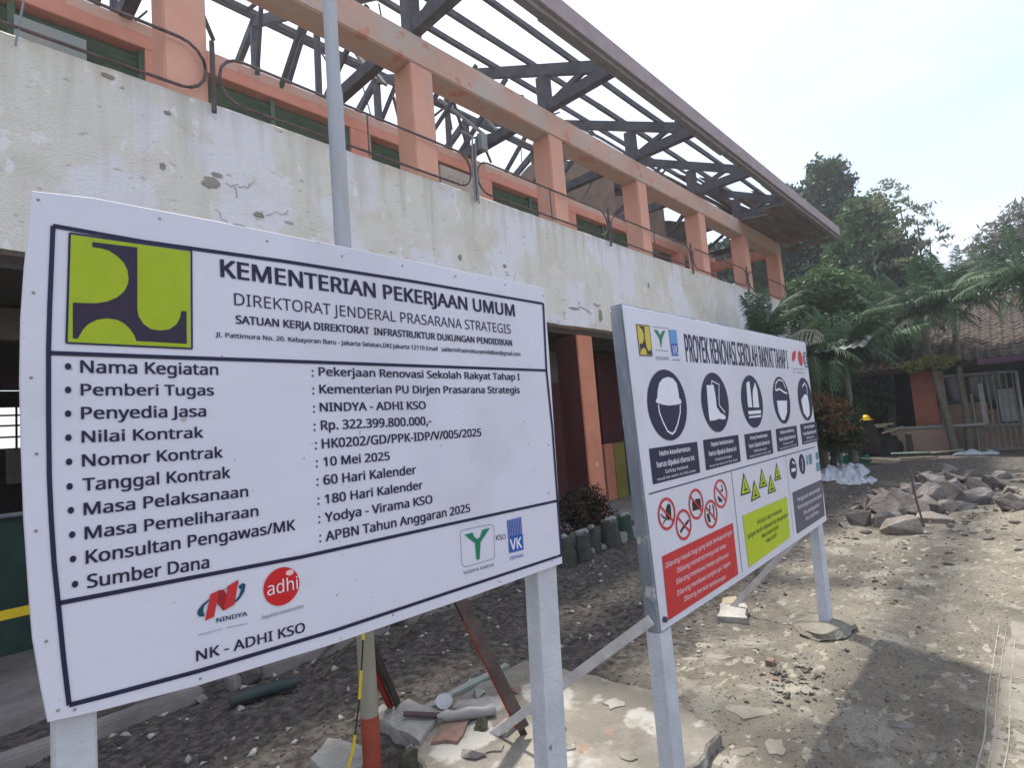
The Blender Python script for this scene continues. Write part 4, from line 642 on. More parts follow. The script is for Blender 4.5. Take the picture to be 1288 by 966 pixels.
# corridor wall of the upper floor
mb = MB(); mb.box(-6, 17.5, 6.97, 7.21, 6.372, 6.52); mb.build('wall_beam', BEAMC, bld, bevel=.01)
mb = MB(); mb.box(-6, 17.5, 6.95, 7.20, 6.21, 6.370); mb.build('wall_band', BANDO, bld, bevel=.006)
for k in range(-3, 7):
    x = 1.92 + PITCH * k
    if x > 17.4: x = 17.3
    mb = MB(); mb.box(x - .17, x + .17, 6.955, 7.19, 3.02, 6.208); mb.build('pilaster', BANDO, bld)
    if x + .17 < 12.3 and k < 6:
        x0, x1 = x + .172, x + PITCH - .172; lv = None
        mb = MB(); mb.box(x0, x1, 7.02, 7.06, 3.02, 5.35); mb.box(x0, x0 + .05, 7.0, 7.1, 5.35, 6.206); mb.box(x1 - .05, x1, 7.0, 7.1, 5.35, 6.206); mb.box((x0 + x1) / 2 - .03, (x0 + x1) / 2 + .03, 7.0, 7.1, 5.35, 6.206)
        mb.box(x0, x1, 7.11, 7.125, 5.35, 6.206)
        lv = mb.build('louvre_window', LOUV, bld)
        sl = MB(); 
        for i in range(9):
            z = 5.52 + i * .072
            for a, b in ((x0 + .05, (x0 + x1) / 2 - .03), ((x0 + x1) / 2 + .03, x1 - .05)): sl.beam((a, 7.05, z), (b, 7.05, z), .012, .07, up=(0, -.7, .7))
        sl.build('slat_panel', LOUV, lv)
SIGNW = mat('pale_blue_painted_sheet', (.28, .36, .38), (.36, .38, .34), 4, rough=.7); WB = mat('old_whiteboard', (.50, .46, .42), (.42, .39, .35), 3, rough=.5)
mb = MB(); mb.box(.62, 1.2, 6.93, 6.99, 5.6, 6.03); mb.build('painted_sheet', SIGNW, bld)
mb = MB(); mb.box(6.05, 7.0, 6.9, 6.945, 5.6, 6.12); nb = mb.build('notice_sheet', WB, bld)
q = random.Random(4)
for i in range(7):
    crackm = MB(); x = 6.15 + i * .115; pts = [(x + q.uniform(0, .09), 5.93 + q.uniform(-.05, .06)) for _ in range(5)]; A, B = ribbon(pts, .008, 0)
    crackm.add([(p.x, 6.898, p.y) for p in A] + [(p.x, 6.898, p.y) for p in B], [(j, j + 1, 6 + j, 5 + j) for j in range(4)]); crackm.build('pen_stroke', STEELD, nb)
mb = MB(); mb.box(-6, 12.4, 13.0, 13.2, 3.02, 6.35); mb.build('back_wall', BEAMC, bld)
# gable walls between the rooms
def zc(y): return 6.62 + .48 * (min(y, 19.4 - y) - 3.75)
for c, pr, sd in ((12.09, .90, 3), (14.72, .80, 4), (17.35, .72, 8)):
    n = 22; top = []
    for i in range(n + 1):
        y = 7.22 + (13 - 7.22) * i / n; top.append((y, min(6.32 + (zc(y) - 6.32) * pr + .12 * noise.noise(Vector((y * 1.5, sd, 0))), zc(y) - .12)))
    mb = MB(); poly_ = [(7.22, 6.305)] + top + [(13, 6.305)]
    mb.prism(poly_, lambda a, b, d, c=c: (c - .07 + d, a, b), .14); mb.build('gable_wall', GABLE, bld)
# roof frame
for c in CX + []:
    tr = bpy.data.objects.new('roof_truss', None); COL.objects.link(tr); tr.parent = bld; tr.location = Vector((c - 5, 0, 6.45)); 
    rj = lambda: RNG.uniform(-.22, .22)
    def member(nm, p, q, w, h):
        mb = MB(); mb.beam((c, *p), (c, *q), w, h); mb.build(nm, STEELD, tr)
    member('tie_beam', (3.62, 6.58), (15.78, 6.60), .13, .17)
    member('rafter', (3.58, 6.45 + .03), (9.72, 9.42), .09, .17); member('rafter', (15.82, 6.48), (9.68, 9.42), .09, .17)
    member('king_post', (9.7, 6.6), (9.7, 9.3), .12, .12)
    for s in (0, 1):
        f_ = (lambda y: 19.4 - y) if s else (lambda y: y)
        mb = MB(); mb.box(c - .085, c + .085, min(f_(5.06), f_(5.24)), max(f_(5.06), f_(5.24)), 6.445, 7.10); mb.build('wall_post', STEELD, tr)
        member('strut', (f_(9.6) + rj(), 6.62), (f_(7.6) + rj(), 8.25 + rj() * .3), .06, .09); (member('strut', (f_(7.5), 6.6), (f_(7.45), 8.2), .07, .09) if not s else None); member('strut', (f_(7.4) + rj(), 6.62), (f_(6.0) + rj(), 7.5), .05, .08)
        member('strut', (f_(5.26), 6.55), (f_(4.25), 6.85), .06, .09)
def purlin(y, x0, x1, w=.055, h=.10, dz=.0, m=STEELD, nm='purlin'):
    z = zc(y) + dz + .08; mb = MB(); n = 8; q = random.Random(int(y * 100))
    pts = [(x0 + (x1 - x0) * i / n, y, z + q.uniform(-.028, .022)) for i in range(n + 1)]
    for a, b in zip(pts[:-1], pts[1:]): mb.beam(a, b, w * q.uniform(.8, 1.1), h, up=(0, q.uniform(-.25, .25), 1))
    mb.build(nm, m, bld)
for k in range(7):
    y = 4.55 + .83 * k
    if y < 9.6:
        purlin(y, -6, 17.6, .055, .09)
        if k % 2: purlin(19.4 - y, -6, 17.6)
purlin(9.7, -6, 17.6, .09, .14)
for y, x0, x1 in ((5.8, 12.6, 17.6), (6.6, 9.8, 17.6)): purlin(y, x0, x1, .04, .05)
# loose timbers hanging inside the frame
for i, (p, q_) in enumerate([((4.28, 6.85, 7.6), (4.3, 6.15, 6.52)), ((4.42, 6.85, 7.55), (4.5, 6.2, 6.55)), ((6.75, 6.95, 7.72), (6.9, 6.2, 6.6)), ((6.62, 7.4, 7.75), (6.6, 6.3, 6.55)), ((8.3, 7.3, 7.6), (8.1, 6.1, 6.6)), ((6.1, 5.9, 7.4), (5.9, 7.2, 6.45)), ((2.9, 6.4, 7.3), (3.0, 6.9, 6.4)), ((3.5, 6.2, 7.5), (3.35, 7.0, 6.4)), ((5.2, 6.6, 7.4), (4.95, 7.1, 6.4))]):
    mb = MB(); mb.beam(p, q_, .10 if i < 4 else .05, .035 if i < 4 else .05); mb.build('loose_timber', WOODG if i < 4 else STEELD, bld)
q = random.Random(77)
for i in range(60):      # broken laths still nailed to the frame
    x = q.uniform(.5, 14); y = q.uniform(5.6, 12.6); z = zc(y) + q.uniform(-.6, .1); a = q.uniform(-.6, .6)
    mb = MB(); mb.beam((x, y, z), (x + q.uniform(-.9, .9), y + q.uniform(.2, 1.2), z + a), .022 + .02 * (i % 3), .03); mb.build('loose_lath', STEELD, bld)
# eave
mb = MB(); mb.box(-6, 17.7, 3.46, 3.50, 6.20, 6.44); mb.box(-6, 17.7, 3.50, 3.545, 6.38, 6.42); mb.build('fascia_board', FASCIA, bld)
mb = MB(); q = random.Random(2); x = -6.0
while x < 17.6:
    l = q.uniform(.25, 2.2); d = q.uniform(.0, .06); mb.box(x, min(x + l, 17.65), 3.505, 3.60 + d * .5, 6.13 + q.uniform(-.015, .02), 6.26); x += l + q.uniform(.0, .06)
mb.build('under_board', FASCUN, bld)
# boards still on the far end of the roof
q = random.Random(12)
for s in (0, 1):
    for i in range(22):
        ya = 3.60 + i * .278; yb = ya + .265; x0 = 14.2 + q.uniform(-.9, 1.3) + (1.5 if i % 5 == 2 else 0); x1 = 17.85
        if s: x0 = 13.2
        if not s and i % 7 == 4: x0 = 16.6
        tw_ = q.uniform(-.06, .06)
        def zz(y): return 6.45 + .25 + .48 * (y - 3.75)
        mb = MB(); sag = q.uniform(-.14, .03); Y2 = (lambda y: 19.4 - y) if s else (lambda y: y)
        vs = [(x0, Y2(ya + tw_), zz(ya) + sag), (x1, Y2(ya), zz(ya)), (x1, Y2(yb), zz(yb)), (x0, Y2(yb), zz(yb) + sag)]
        vs += [(a, b, c_ + .03) for a, b, c_ in vs]
        mb.add(vs, [(3, 2, 1, 0), (4, 5, 6, 7), (0, 1, 5, 4), (1, 2, 6, 5), (2, 3, 7, 6), (3, 0, 4, 7)]); mb.build('plank', DECK, bld)
for i, (x0, x1, y0, y1, z0, z1) in enumerate([(13.9, 17.66, 3.66, 4.25, 6.27, 6.33), (14.3, 17.66, 4.27, 4.98, 6.30, 6.38), (17.54, 17.9, 3.6, 7.2, 6.16, 6.27), (17.54, 17.92, 7.22, 13, 6.18, 6.29)]):
    mb = MB(); vs = [(x0, y0, z0), (x1, y0, z0), (x1, y1, z1), (x0, y1, z1)]; vs += [(a, b, c + .03) for a, b, c in vs]
    mb.add(vs, [(3, 2, 1, 0), (4, 5, 6, 7), (0, 1, 5, 4), (1, 2, 6, 5), (2, 3, 7, 6), (3, 0, 4, 7)]); mb.build('soffit_board', DECK, bld)
# balcony railing
JX = [-4.55, -1.39, 1.76, 4.91, 8.06, 11.2, 14.35, 17.38]
def rr_loop(x0, x1, z0, z1, r, y):
    pts = []
    for cx, cz, a0 in ((x1 - r, z1 - r, 0), (x0 + r, z1 - r, 90), (x0 + r, z0 + r, 180), (x1 - r, z0 + r, 270)):
        for k in range(5): t = R(a0 + 22.5 * k); pts.append((cx + r * math.cos(t), y, cz + r * math.sin(t)))
    return pts
for a, b in zip(JX[:-1], JX[1:]):
    rl = MB(); p = rr_loop(a + .06, b - .06, 4.64, 5.08, .2, 4.95); rl.tube(p + [p[0], p[1]], .014, 7, caps=False)
    ro = rl.build('railing_panel', RUST, bld)
    mb = MB(); mid = (a + b) / 2; mb.tube([(mid, 4.95, 4.60), (mid, 4.95, 5.07)], .009, 6); mb.build('baluster', RUST, ro)
for a in JX:
    mb = MB(); mb.tube([(a, 4.95, 4.50), (a, 4.95, 5.16)], .022, 7); mb.build('railing_post', RUST, bld)
mb = MB(); mb.tube([(.45, 4.95, 4.5), (.55, 4.95, 5.3)], .008, 6); mb.build('wire', GREYBOX, bld)
# cable box by the second junction
bx = thing('cable_box', 'small grey cable box with bent conduits at a railing post', 'cable box', (4.97, 4.9, 5.25))
mb = MB(); mb.box(5.0, 5.12, 4.86, 4.93, 5.2, 5.42); mb.build('box', GREYBOX, bx, bevel=.006)
for i in range(2):
    mb = MB(); x = 4.86 + i * .06; mb.tube([(x, 4.91, 4.45), (x, 4.91, 5.0 + .05 * i), (x + .05, 4.93, 5.35), (x + .02, 5.1, 5.5)], .012, 6); mb.build('conduit', GREYBOX, bx)
# ground floor
for c in CX:
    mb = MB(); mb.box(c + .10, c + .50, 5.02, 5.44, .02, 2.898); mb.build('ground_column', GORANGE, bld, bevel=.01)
    mb = MB(); mb.box(c + .085, c + .098, 5.04, 5.44, .05, 2.89); mb.build('column_side_shade', MAROON, bld)  # thin dark panel: shade on the column's unlit side, put in as colour
mb = MB(); mb.box(-6, 17.5, 4.9, 13.2, -.12, .012); mb.build('corridor_floor', CONC, bld, bevel=.01)
def wl(x0, x1, z0, z1, m, nm, y0=6.3, y1=6.45, **k): mb = MB(); mb.box(x0, x1, y0, y1, z0, z1); return mb.build(nm, m, bld, **k)
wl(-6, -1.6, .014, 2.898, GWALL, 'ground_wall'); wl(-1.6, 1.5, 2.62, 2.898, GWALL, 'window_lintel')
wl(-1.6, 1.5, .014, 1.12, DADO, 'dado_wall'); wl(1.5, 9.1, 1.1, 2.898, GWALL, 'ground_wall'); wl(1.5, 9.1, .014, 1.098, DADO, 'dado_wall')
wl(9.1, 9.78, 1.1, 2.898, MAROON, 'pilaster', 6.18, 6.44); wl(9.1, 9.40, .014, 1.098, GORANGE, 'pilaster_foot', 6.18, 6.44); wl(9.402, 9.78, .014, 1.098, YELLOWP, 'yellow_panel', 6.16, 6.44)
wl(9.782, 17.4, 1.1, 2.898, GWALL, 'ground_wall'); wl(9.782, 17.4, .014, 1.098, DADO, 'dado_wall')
wl(7.3, 8.6, .02, 2.3, MAROON, 'door', 6.24, 6.298); wl(9.86, 9.90, 1.15, 1.6, STEELD, 'door_bolt', 6.2, 6.29)
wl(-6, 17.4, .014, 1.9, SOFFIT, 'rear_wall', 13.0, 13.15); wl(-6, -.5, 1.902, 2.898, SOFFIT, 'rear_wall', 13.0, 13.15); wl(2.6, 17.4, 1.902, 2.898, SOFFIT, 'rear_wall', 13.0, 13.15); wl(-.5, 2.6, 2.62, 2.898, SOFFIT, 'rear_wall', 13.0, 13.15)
for z in (2.08, 2.28, 2.46):
    wl(-.5, 2.6, z, z + .03, STEELD, 'window_bar', 13.02, 13.06)
for x in (.7, 1.15, 1.6): wl(x, x + .03, 1.9, 2.62, STEELD, 'window_bar', 12.98, 13.01)
wl(.95, 1.2, 1.3, 1.85, WB, 'cupboard_door', 12.0, 12.03)
mb = MB(); mb.tube([(-6, 6.26, 1.14), (1.5, 6.26, 1.14)], .02, 6); mb.build('window_sill', GREYBOX, bld)
wl(17.3, 17.5, .014, 2.898, GWALL, 'end_wall', 6.46, 12.9)
for i, (x0, x1) in enumerate(((-1.0, .25), (.27, .62), (.64, 1.2))):
    mb = MB(); mb.box(x0, x1, 4.62, 4.895, -.1, .04 + .004 * i); mb.build('step_slab', BRICK if i != 1 else CONC, bld, bevel=.012)
# low broken kerb of the planting strip
kb = thing('low_kerb', 'low broken concrete kerb between the yard and the building', 'kerb', (4, 4, 0))
q = random.Random(5); x = -1.2
while x < 17:
    l = q.uniform(.5, 1.3); h = q.uniform(.05, .12); dy = q.uniform(-.03, .03); mb = MB()
    mb.add([(x, 3.98 + dy, -.08), (x + l, 3.98 + dy * .5, -.08), (x + l, 4.12 + dy, -.08), (x, 4.12 + dy, -.08), (x, 3.98 + dy, h), (x + l, 3.98 + dy * .5, h + q.uniform(-.03, .02)), (x + l, 4.12 + dy, h), (x, 4.12 + dy, h)],
           [(3, 2, 1, 0), (4, 5, 6, 7), (0, 1, 5, 4), (1, 2, 6, 5), (2, 3, 7, 6), (3, 0, 4, 7)]); mb.build('kerb_stone', CONC, kb, bevel=.012); x += l + q.uniform(.01, .25)
mb = MB(); mb.beam((-1.5, 4.9, .585), (1.0, 4.9, .60), .006, .06); tag(mb.build('barrier_tape', YEL), 'yellow barrier tape stretched across the dark doorway', 'tape')
# ------------------------------------------------------------------ flagpole
fp = thing('flagpole', 'tall grey flagpole with a red painted foot, braced by struts', 'flagpole', (1.39, 2.33, 0))
px_, py_ = 1.39, 2.33
DUSTP = mat('dusty_pole_base', (.33, .31, .25), (.25, .235, .19), 4, rough=.8, bump=.15, stretch=(1, 1, .4))
mb = MB(); mb.tube([(px_, py_, .285), (px_, py_, 1.0)], .0395, 20); mb.build('dusty_tube', DUSTP, fp)
mb = MB(); mb.tube([(px_, py_, 1.0), (px_, py_, 3.2)], .039, 20); mb.build('lower_tube', POLE, fp)
mb = MB(); mb.tube([(px_, py_, 3.14), (px_, py_, 3.22), (px_, py_, 3.26), (px_, py_, 8.5)], [.0395, .0395, .034, .033], 20); mb.build('upper_tube', POLE, fp)
mb = MB(); mb.tube([(px_, py_, -.05), (px_, py_, .285)], .0405, 20); mb.build('red_foot', REDP, fp)
def angle_iron(p, q, w, m, nm, t=.006):
    mb = MB(); p = Vector(p); q = Vector(q); d = (q - p).normalized(); a = d.cross(Vector((0, 0, 1))).normalized(); b = a.cross(d).normalized()
    mb.beam(p + a * w * .5, q + a * w * .5, w, t, up=b); o = mb.build(nm, m, fp)
    mb = MB(); mb.beam(p + b * -w * .5, q + b * -w * .5, t, w, up=b); mb.build(nm, m, fp); return o
for foot, top in (((2.0, 1.93, .02), (1.41, 2.31, 1.75)), ((1.80, 2.75, .03), (1.42, 2.37, .56))):
    f_ = Vector(foot); t_ = Vector(top); mid = f_.lerp(t_, .36); st = f_.lerp(t_, .05)
    angle_iron(f_, st, .03, BLACKM, 'strut_tip'); angle_iron(st, mid, .036, BRIGHTRED, 'red_strut'); angle_iron(mid, t_, .036, BLACKM if foot[1] < 2 else BRIGHTRED, 'upper_strut')
    mb = MB(); d = (t_ - f_).normalized(); s = d.cross(Vector((0, 0, 1))).normalized() * -.026; mb.beam(st + s, t_ + s, .012, .055); mb.build('strut_plate', BLACKM if foot[1] > 2 else mat('dusty_strut', (.13, .10, .09), (.08, .06, .055), 8, rough=.9), fp)
# hazard tape hanging along the pole
ht = thing('hazard_tape', 'black and yellow hazard tape hanging beside the flagpole foot', 'tape', (1.30, 2.28, 0))
pts = [Vector(p) for p in ((1.365, 2.285, .95), (1.36, 2.28, .72), (1.335, 2.275, .55), (1.31, 2.27, .40), (1.27, 2.27, .22), (1.22, 2.29, .06))]
fine = []
for i in range(len(pts) - 1):
    for k in range(4): fine.append(pts[i].lerp(pts[i + 1], k / 4))
fine.append(pts[-1])
for i in range(0, len(fine) - 1, 1):
    mb = MB(); mb.beam(fine[i], fine[i + 1], .007 if (i // 3) % 2 == 0 else .012, .003, up=(CF.x, CF.y, 0)); mb.build('tape_stripe', BLK if (i // 3) % 2 == 0 else YEL, ht)
# ------------------------------------------------------------------ slab and lumps round the pole
def ragged(poly_, step, amp, seed):
    q = random.Random(seed); o = []
    for i in range(len(poly_)):
        a = Vector(poly_[i]); b = Vector(poly_[(i + 1) % len(poly_)]); n = max(1, int((b - a).length / step))
        for k in range(n):
            p = a.lerp(b, k / n); o.append((p.x + q.uniform(-amp, amp), p.y + q.uniform(-amp, amp)))
    return o
def slab(name, poly_, z0, z1, m, label=None, cat=None, parent=None, seed=1, amp=.012, step=.07, group=None, tilt=(0, 0)):
    P_ = ragged(poly_, step, amp, seed); cx = sum(p[0] for p in P_) / len(P_); cy = sum(p[1] for p in P_) / len(P_); n = len(P_); q = random.Random(seed + 3)
    rings = []
    for k, (z, s) in enumerate(((z0, 1.0), (z1 - .012, 1.0), (z1, .985))):
        rings.append([(cx + (a - cx) * s, cy + (b - cy) * s, z + (a - cx) * tilt[0] + (b - cy) * tilt[1] + (q.uniform(-.003, .003) if k else 0)) for a, b in P_])
    vs = [v for r_ in rings for v in r_]; fs = [(k * n + i, k * n + (i + 1) % n, (k + 1) * n + (i + 1) % n, (k + 1) * n + i) for k in range(2) for i in range(n)] + [tuple(range(2 * n, 3 * n))]
    if parent is None:
        mb = MB(); mb.add([(a - cx, b - cy, c) for a, b, c in vs], fs); o = mb.build(name, m); o.location = (cx, cy, 0); return tag(o, label, cat, group)
    mb = MB(); mb.add(vs, fs); return mb.build(name, m, parent)
sl = thing('concrete_slab', 'broken concrete slab lying behind the board posts, streaked with old paint', 'slab', (2.1, 1.9, 0))
slab('slab_top', [(1.60, 2.30), (1.86, 2.53), (2.62, 2.52), (2.66, 2.1), (2.70, 1.58), (2.52, 1.22), (2.1, 1.2), (1.5, 1.45), (1.5, 2.1)], -.05, .062, SLAB, parent=sl, seed=8)
slab('painted_edge', [(1.80, 2.535), (2.5, 2.545), (2.5, 2.585), (1.8, 2.58)], -.03, .07, TEALP, parent=sl, seed=3, amp=.006)
0 and slab('broken_strip', [(2.705, 1.66), (2.80, 1.6), (2.83, 2.0), (2.75, 2.35), (2.70, 2.3)], -.03, .045, CONCP, parent=sl, seed=5)
for i, (x, y, r) in enumerate([(2.2, 2.1, .1), (2.45, 1.75, .07), (2.0, 1.75, .08), (2.35, 1.4, .06), (1.8, 2.0, .07), (2.5, 2.3, .05), (2.1, 1.45, .05)]):
    q = random.Random(i); n = 9; mb = MB(); P_ = [(x + r * q.uniform(.5, 1.1) * math.cos(6.28 * k / n), y + r * q.uniform(.4, 1) * math.sin(6.28 * k / n)) for k in range(n)]
    mb.prism(P_, lambda a, b, d: (a, b, .060 + d), .010); mb.build('mortar_patch', CONCP if i % 2 else SLAB, sl)
shard((1.55, 2.25, 0), .11, .09, .10, 21, MOSS, 'mossy_lump', label='dark mossy lump at the foot of the flagpole', cat='rubble')
slab('teal_topped_block', [(1.62, 2.70), (1.86, 2.68), (1.84, 2.42), (1.62, 2.28)], -.04, .085, CONCP, 'pale concrete block with a teal corner beside the flagpole foot', 'block', seed=3)
slab('brick_lump', [(1.66, 2.26), (1.86, 2.38), (1.92, 2.28), (1.74, 2.14)], -.02, .075, BRICK, 'reddish brick lump in front of the pale block by the flagpole', 'brick', seed=4)
slab('pale_lump', [(1.24, 2.62), (1.40, 2.72), (1.46, 2.5), (1.36, 2.36), (1.22, 2.42)], -.02, .07, CONCP, 'pale concrete lump left of the flagpole foot', 'block', seed=6)
slab('broken_tile', [(1.90, 2.08), (2.0, 2.1), (2.01, 2.02), (1.92, 2.0)], .06, .085, CONCP, 'pale broken tile on the near edge of the slab', 'tile', seed=7)
PAPER = mat('white_paper_cup', (.50, .51, .53), (.40, .41, .42), 6, rough=.6); CLR = mat('dusty_clear_plastic', (.34, .34, .33), (.26, .26, .25), 6, rough=.3, spec=.6)
cp = thing('paper_plate', 'white round paper lid standing against the slab corner', 'lid', (1.93, 2.5, .06))
mb = MB(); c = Vector((1.93, 2.48, .095)); n_ = Vector((-.35, -.5, .9)).normalized(); a_ = n_.cross(Vector((0, 0, 1))).normalized(); b_ = n_.cross(a_)
rim = [c + (a_ * math.cos(t) + b_ * math.sin(t)) * .046 for t in np.linspace(0, 6.283, 25)[:-1]]; ri = [c - n_ * .006 + (a_ * math.cos(t) + b_ * math.sin(t)) * .036 for t in np.linspace(0, 6.283, 25)[:-1]]
mb.add(rim + ri + [p - n_ * .004 for p in rim], [(i, (i + 1) % 24, 24 + (i + 1) % 24, 24 + i) for i in range(24)] + [tuple(range(24, 48))] + [(i, (i + 1) % 24, 48 + (i + 1) % 24, 48 + i) for i in range(24)] + [tuple(range(71, 47, -1))]); mb.build('disc', PAPER, cp)
mb = MB(); mb.tube([(1.79, 2.365, .10), (1.80, 2.36, .102), (1.83, 2.345, .098), (1.86, 2.32, .09), (1.92, 2.27, .096), (1.98, 2.225, .088), (2.02, 2.20, .09), (2.03, 2.195, .09)], [.012, .013, .030, .026, .032, .025, .030, .022], 12); tag(mb.build('plastic_bottle', CLR), 'dusty crushed plastic bottle lying on the slab', 'bottle')
PURP = mat('purple_brown_pipe', (.09, .055, .06), (.12, .08, .09), 9, rough=.6)
mb = MB(); mb.tube([(1.70, 2.52, .11), (1.83, 2.33, .10)], .014, 10); tag(mb.build('short_pipe', PURP), 'short purplish brown pipe resting on the pale block', 'pipe')
BITS = [('pale broken chunk leaning on the pale block', 1.95, 2.38, .06, .05, .05, CONCP), ('grey chunk between flagpole and slab', 1.48, 2.15, .07, .05, .06, CONC), ('small reddish chunk left of the flagpole', 1.30, 2.33, .045, .04, .04, BRICK), ('pale chip on the slab near the strut foot', 2.12, 1.84, .04, .03, .03, CONCP),
        ('teal tinted chip on the slab edge', 2.12, 2.42, .06, .04, .04, TEALP), ('grey chunk at the slab corner by the bottle', 1.72, 2.02, .07, .05, .05, CONC), ('dark chunk under the bottle', 1.9, 2.16, .05, .04, .04, MOSS), ('pale chunk behind the teal cornered block', 1.74, 2.80, .06, .05, .05, CONCP), ('sharp pale chip in front of the mossy lump', 1.62, 2.12, .035, .03, .03, CONCP), ('brown brick bit on the slab', 2.28, 2.28, .04, .03, .03, BRICK)]
for i, (lb, x, y, a, b, c, m) in enumerate(BITS):
    z = .055 if (x > 1.65 and y < 2.5 and x > 1.6) else .0
    shard((x, y, z), a, b, c * 1.3, 300 + i, m, 'rubble_chunk', label=lb, cat='rubble', group='rubble round the flagpole foot')
# ------------------------------------------------------------------ strip by the kerb
POT = mat('grey_green_pot_concrete', (.09, .093, .08), (.045, .05, .042), 4, rough=.9, bump=.3, stretch=(1, 1, .4)); POTD = mat('dark_green_pot_paint', (.03, .06, .045), (.045, .08, .06), 4, rough=.7); POTW = mat('pale_pot_crust', (.30, .33, .34), (.14, .145, .14), 14, rough=.9, bump=.5)
pots = [(4.86, 3.93, .10, .30, POT, 'grey green concrete post stub nearest the project board'), (5.12, 3.90, .115, .30, POT, 'thick grey post stub with a crumbled pale top'), (5.55, 4.05, .08, .27, POT, 'slim grey post stub between two thicker ones'),
        (5.86, 4.0, .12, .31, POT, 'stout grey post stub with a double pale crown'), (6.25, 4.05, .11, .30, POTD, 'dark green post stub at the right end of the row')]
for i, (x, y, r, h, m, lb) in enumerate(pots):
    t = thing('post_stub', lb, 'post stub', (x, y, 0), 'broken concrete post stubs along the kerb'); q = random.Random(i)
    mb = MB(); tl = q.uniform(-.05, .05); nn_ = 8; mb.tube([(x + tl * k / nn_, y + q.uniform(-.006, .006), -.03 + (h + .03) * k / nn_) for k in range(nn_ + 1)], [r * (1.08 - .16 * k / nn_) * q.uniform(.93, 1.05) for k in range(nn_ + 1)], 12)
    mb.v = [(a_ + .010 * noise.noise(Vector((a_ * 18, b_ * 18, c_ * 14))), b_ + .010 * noise.noise(Vector((b_ * 18, c_ * 18, a_ * 14))), c_) for a_, b_, c_ in mb.v]; mb.build('shaft', m, t)
    for k in range(2 if r > .1 else 1):
        lump((x - r * .35 + k * r * .7, y - .01, h - .01), r * .5, r * .5, .03, i * 3 + k, POTW, 'crust', t, sub=2, rough=.5, bottom=-.01)
# broken kerb boulders, old pipe
OLDP = mat('old_blackish_green_pipe', (.03, .05, .05), (.05, .06, .055), 6, rough=.6)
mb = MB(); mb.tube([(1.26, 3.64, .05), (1.45, 3.60, .055), (1.62, 3.55, .05)], .035, 12); tag(mb.build('old_pipe', OLDP), 'short dark green pipe lying in the shade below the project board', 'pipe')
SPEC = [(1.55, 4.02, .16, .12, .16, 3, 'dark squarish lump under the lower edge of the project board'), (2.0, 4.05, .2, .13, .14, 1, 'long grey lump beside the flagpole in the shade'), (2.6, 4.1, .22, .14, .17, 3, 'broad dark lump behind the flagpole'),
        (3.15, 4.08, .2, .12, .18, 3, 'dark upright lump left of the leaning strut'), (3.6, 4.0, .18, .12, .13, 1, 'grey lump right of the leaning strut top'), (4.15, 4.05, .16, .12, .12, 0, 'mauve lump near the right lower corner of the project board'),
        (.95, 4.2, .14, .1, .07, 0, 'low brown lump near the steps at far left'), (1.2, 3.95, .06, .05, .04, 2, 'small pale lump below the board near the old pipe')]
for i, (x, y, a, b, c, k, lb) in enumerate(SPEC):
    shard((x, y, -.02), a * .85, b, c * 1.5, 60 + i, ROCKM[k], 'rubble_lump', label=lb, cat='rubble', group='lumps along the kerb below the building')
# roots and twigs in the shade
tw = thing('dry_branches', 'dry brown branches lying in the shade by the kerb', 'branch', (2.0, 3.7, 0))
q = random.Random(3)
for i in range(5):
    x = q.uniform(1.7, 2.6); y = q.uniform(3.5, 3.9); a = q.uniform(-.6, .6); l = q.uniform(.3, .7)
    mb = MB(); mb.tube([(x, y, .03), (x + l * .5, y + a * .2, .10 + q.uniform(0, .06)), (x + l, y + a * .5, .03)], [.012, .01, .004], 6); mb.build('twig', TWIG, tw)
# loose stones of the yard that read singly
slab('flat_brick', [(4.02, 1.66), (4.30, 1.78), (4.22, 1.95), (3.98, 1.86)], 0, .05, CONCP, 'thin pale flat block on the sand left of the right post', 'block', seed=9, tilt=(.05, -.03))
slab('yellowish_chip', [(4.35, 1.84), (4.5, 1.93), (4.42, 2.02), (4.28, 1.95)], 0, .035, LWOOD, 'thin yellowish chip beside the pale flat block', 'block', seed=10)
slab('red_brick_chip', [(3.44, 1.30), (3.50, 1.31), (3.50, 1.35), (3.44, 1.345)], 0, .03, BRICK, 'small red brick chip on the sand before the right post', 'brick', seed=11, amp=.004)
for i, (x, y, s, k, lb) in enumerate([(2.92, .60, .055, 2, 'pale stone in the dark shadow patch, larger of two'), (2.75, .52, .04, 1, 'small grey stone in the dark shadow patch'), (5.1, 1.42, .05, 0, 'small brown stone on the sand behind the right post'), (3.75, .60, .035, 0, 'dark pebble at the right edge of the shadow patch'), (4.0, .62, .03, 1, 'grey pebble beyond the shadow patch')]):
    shard((x, y, gh(x, y) - .01), s, s * .8, s * .8, 90 + i, ROCKM[k], 'loose_stone', label=lb, cat='stone')
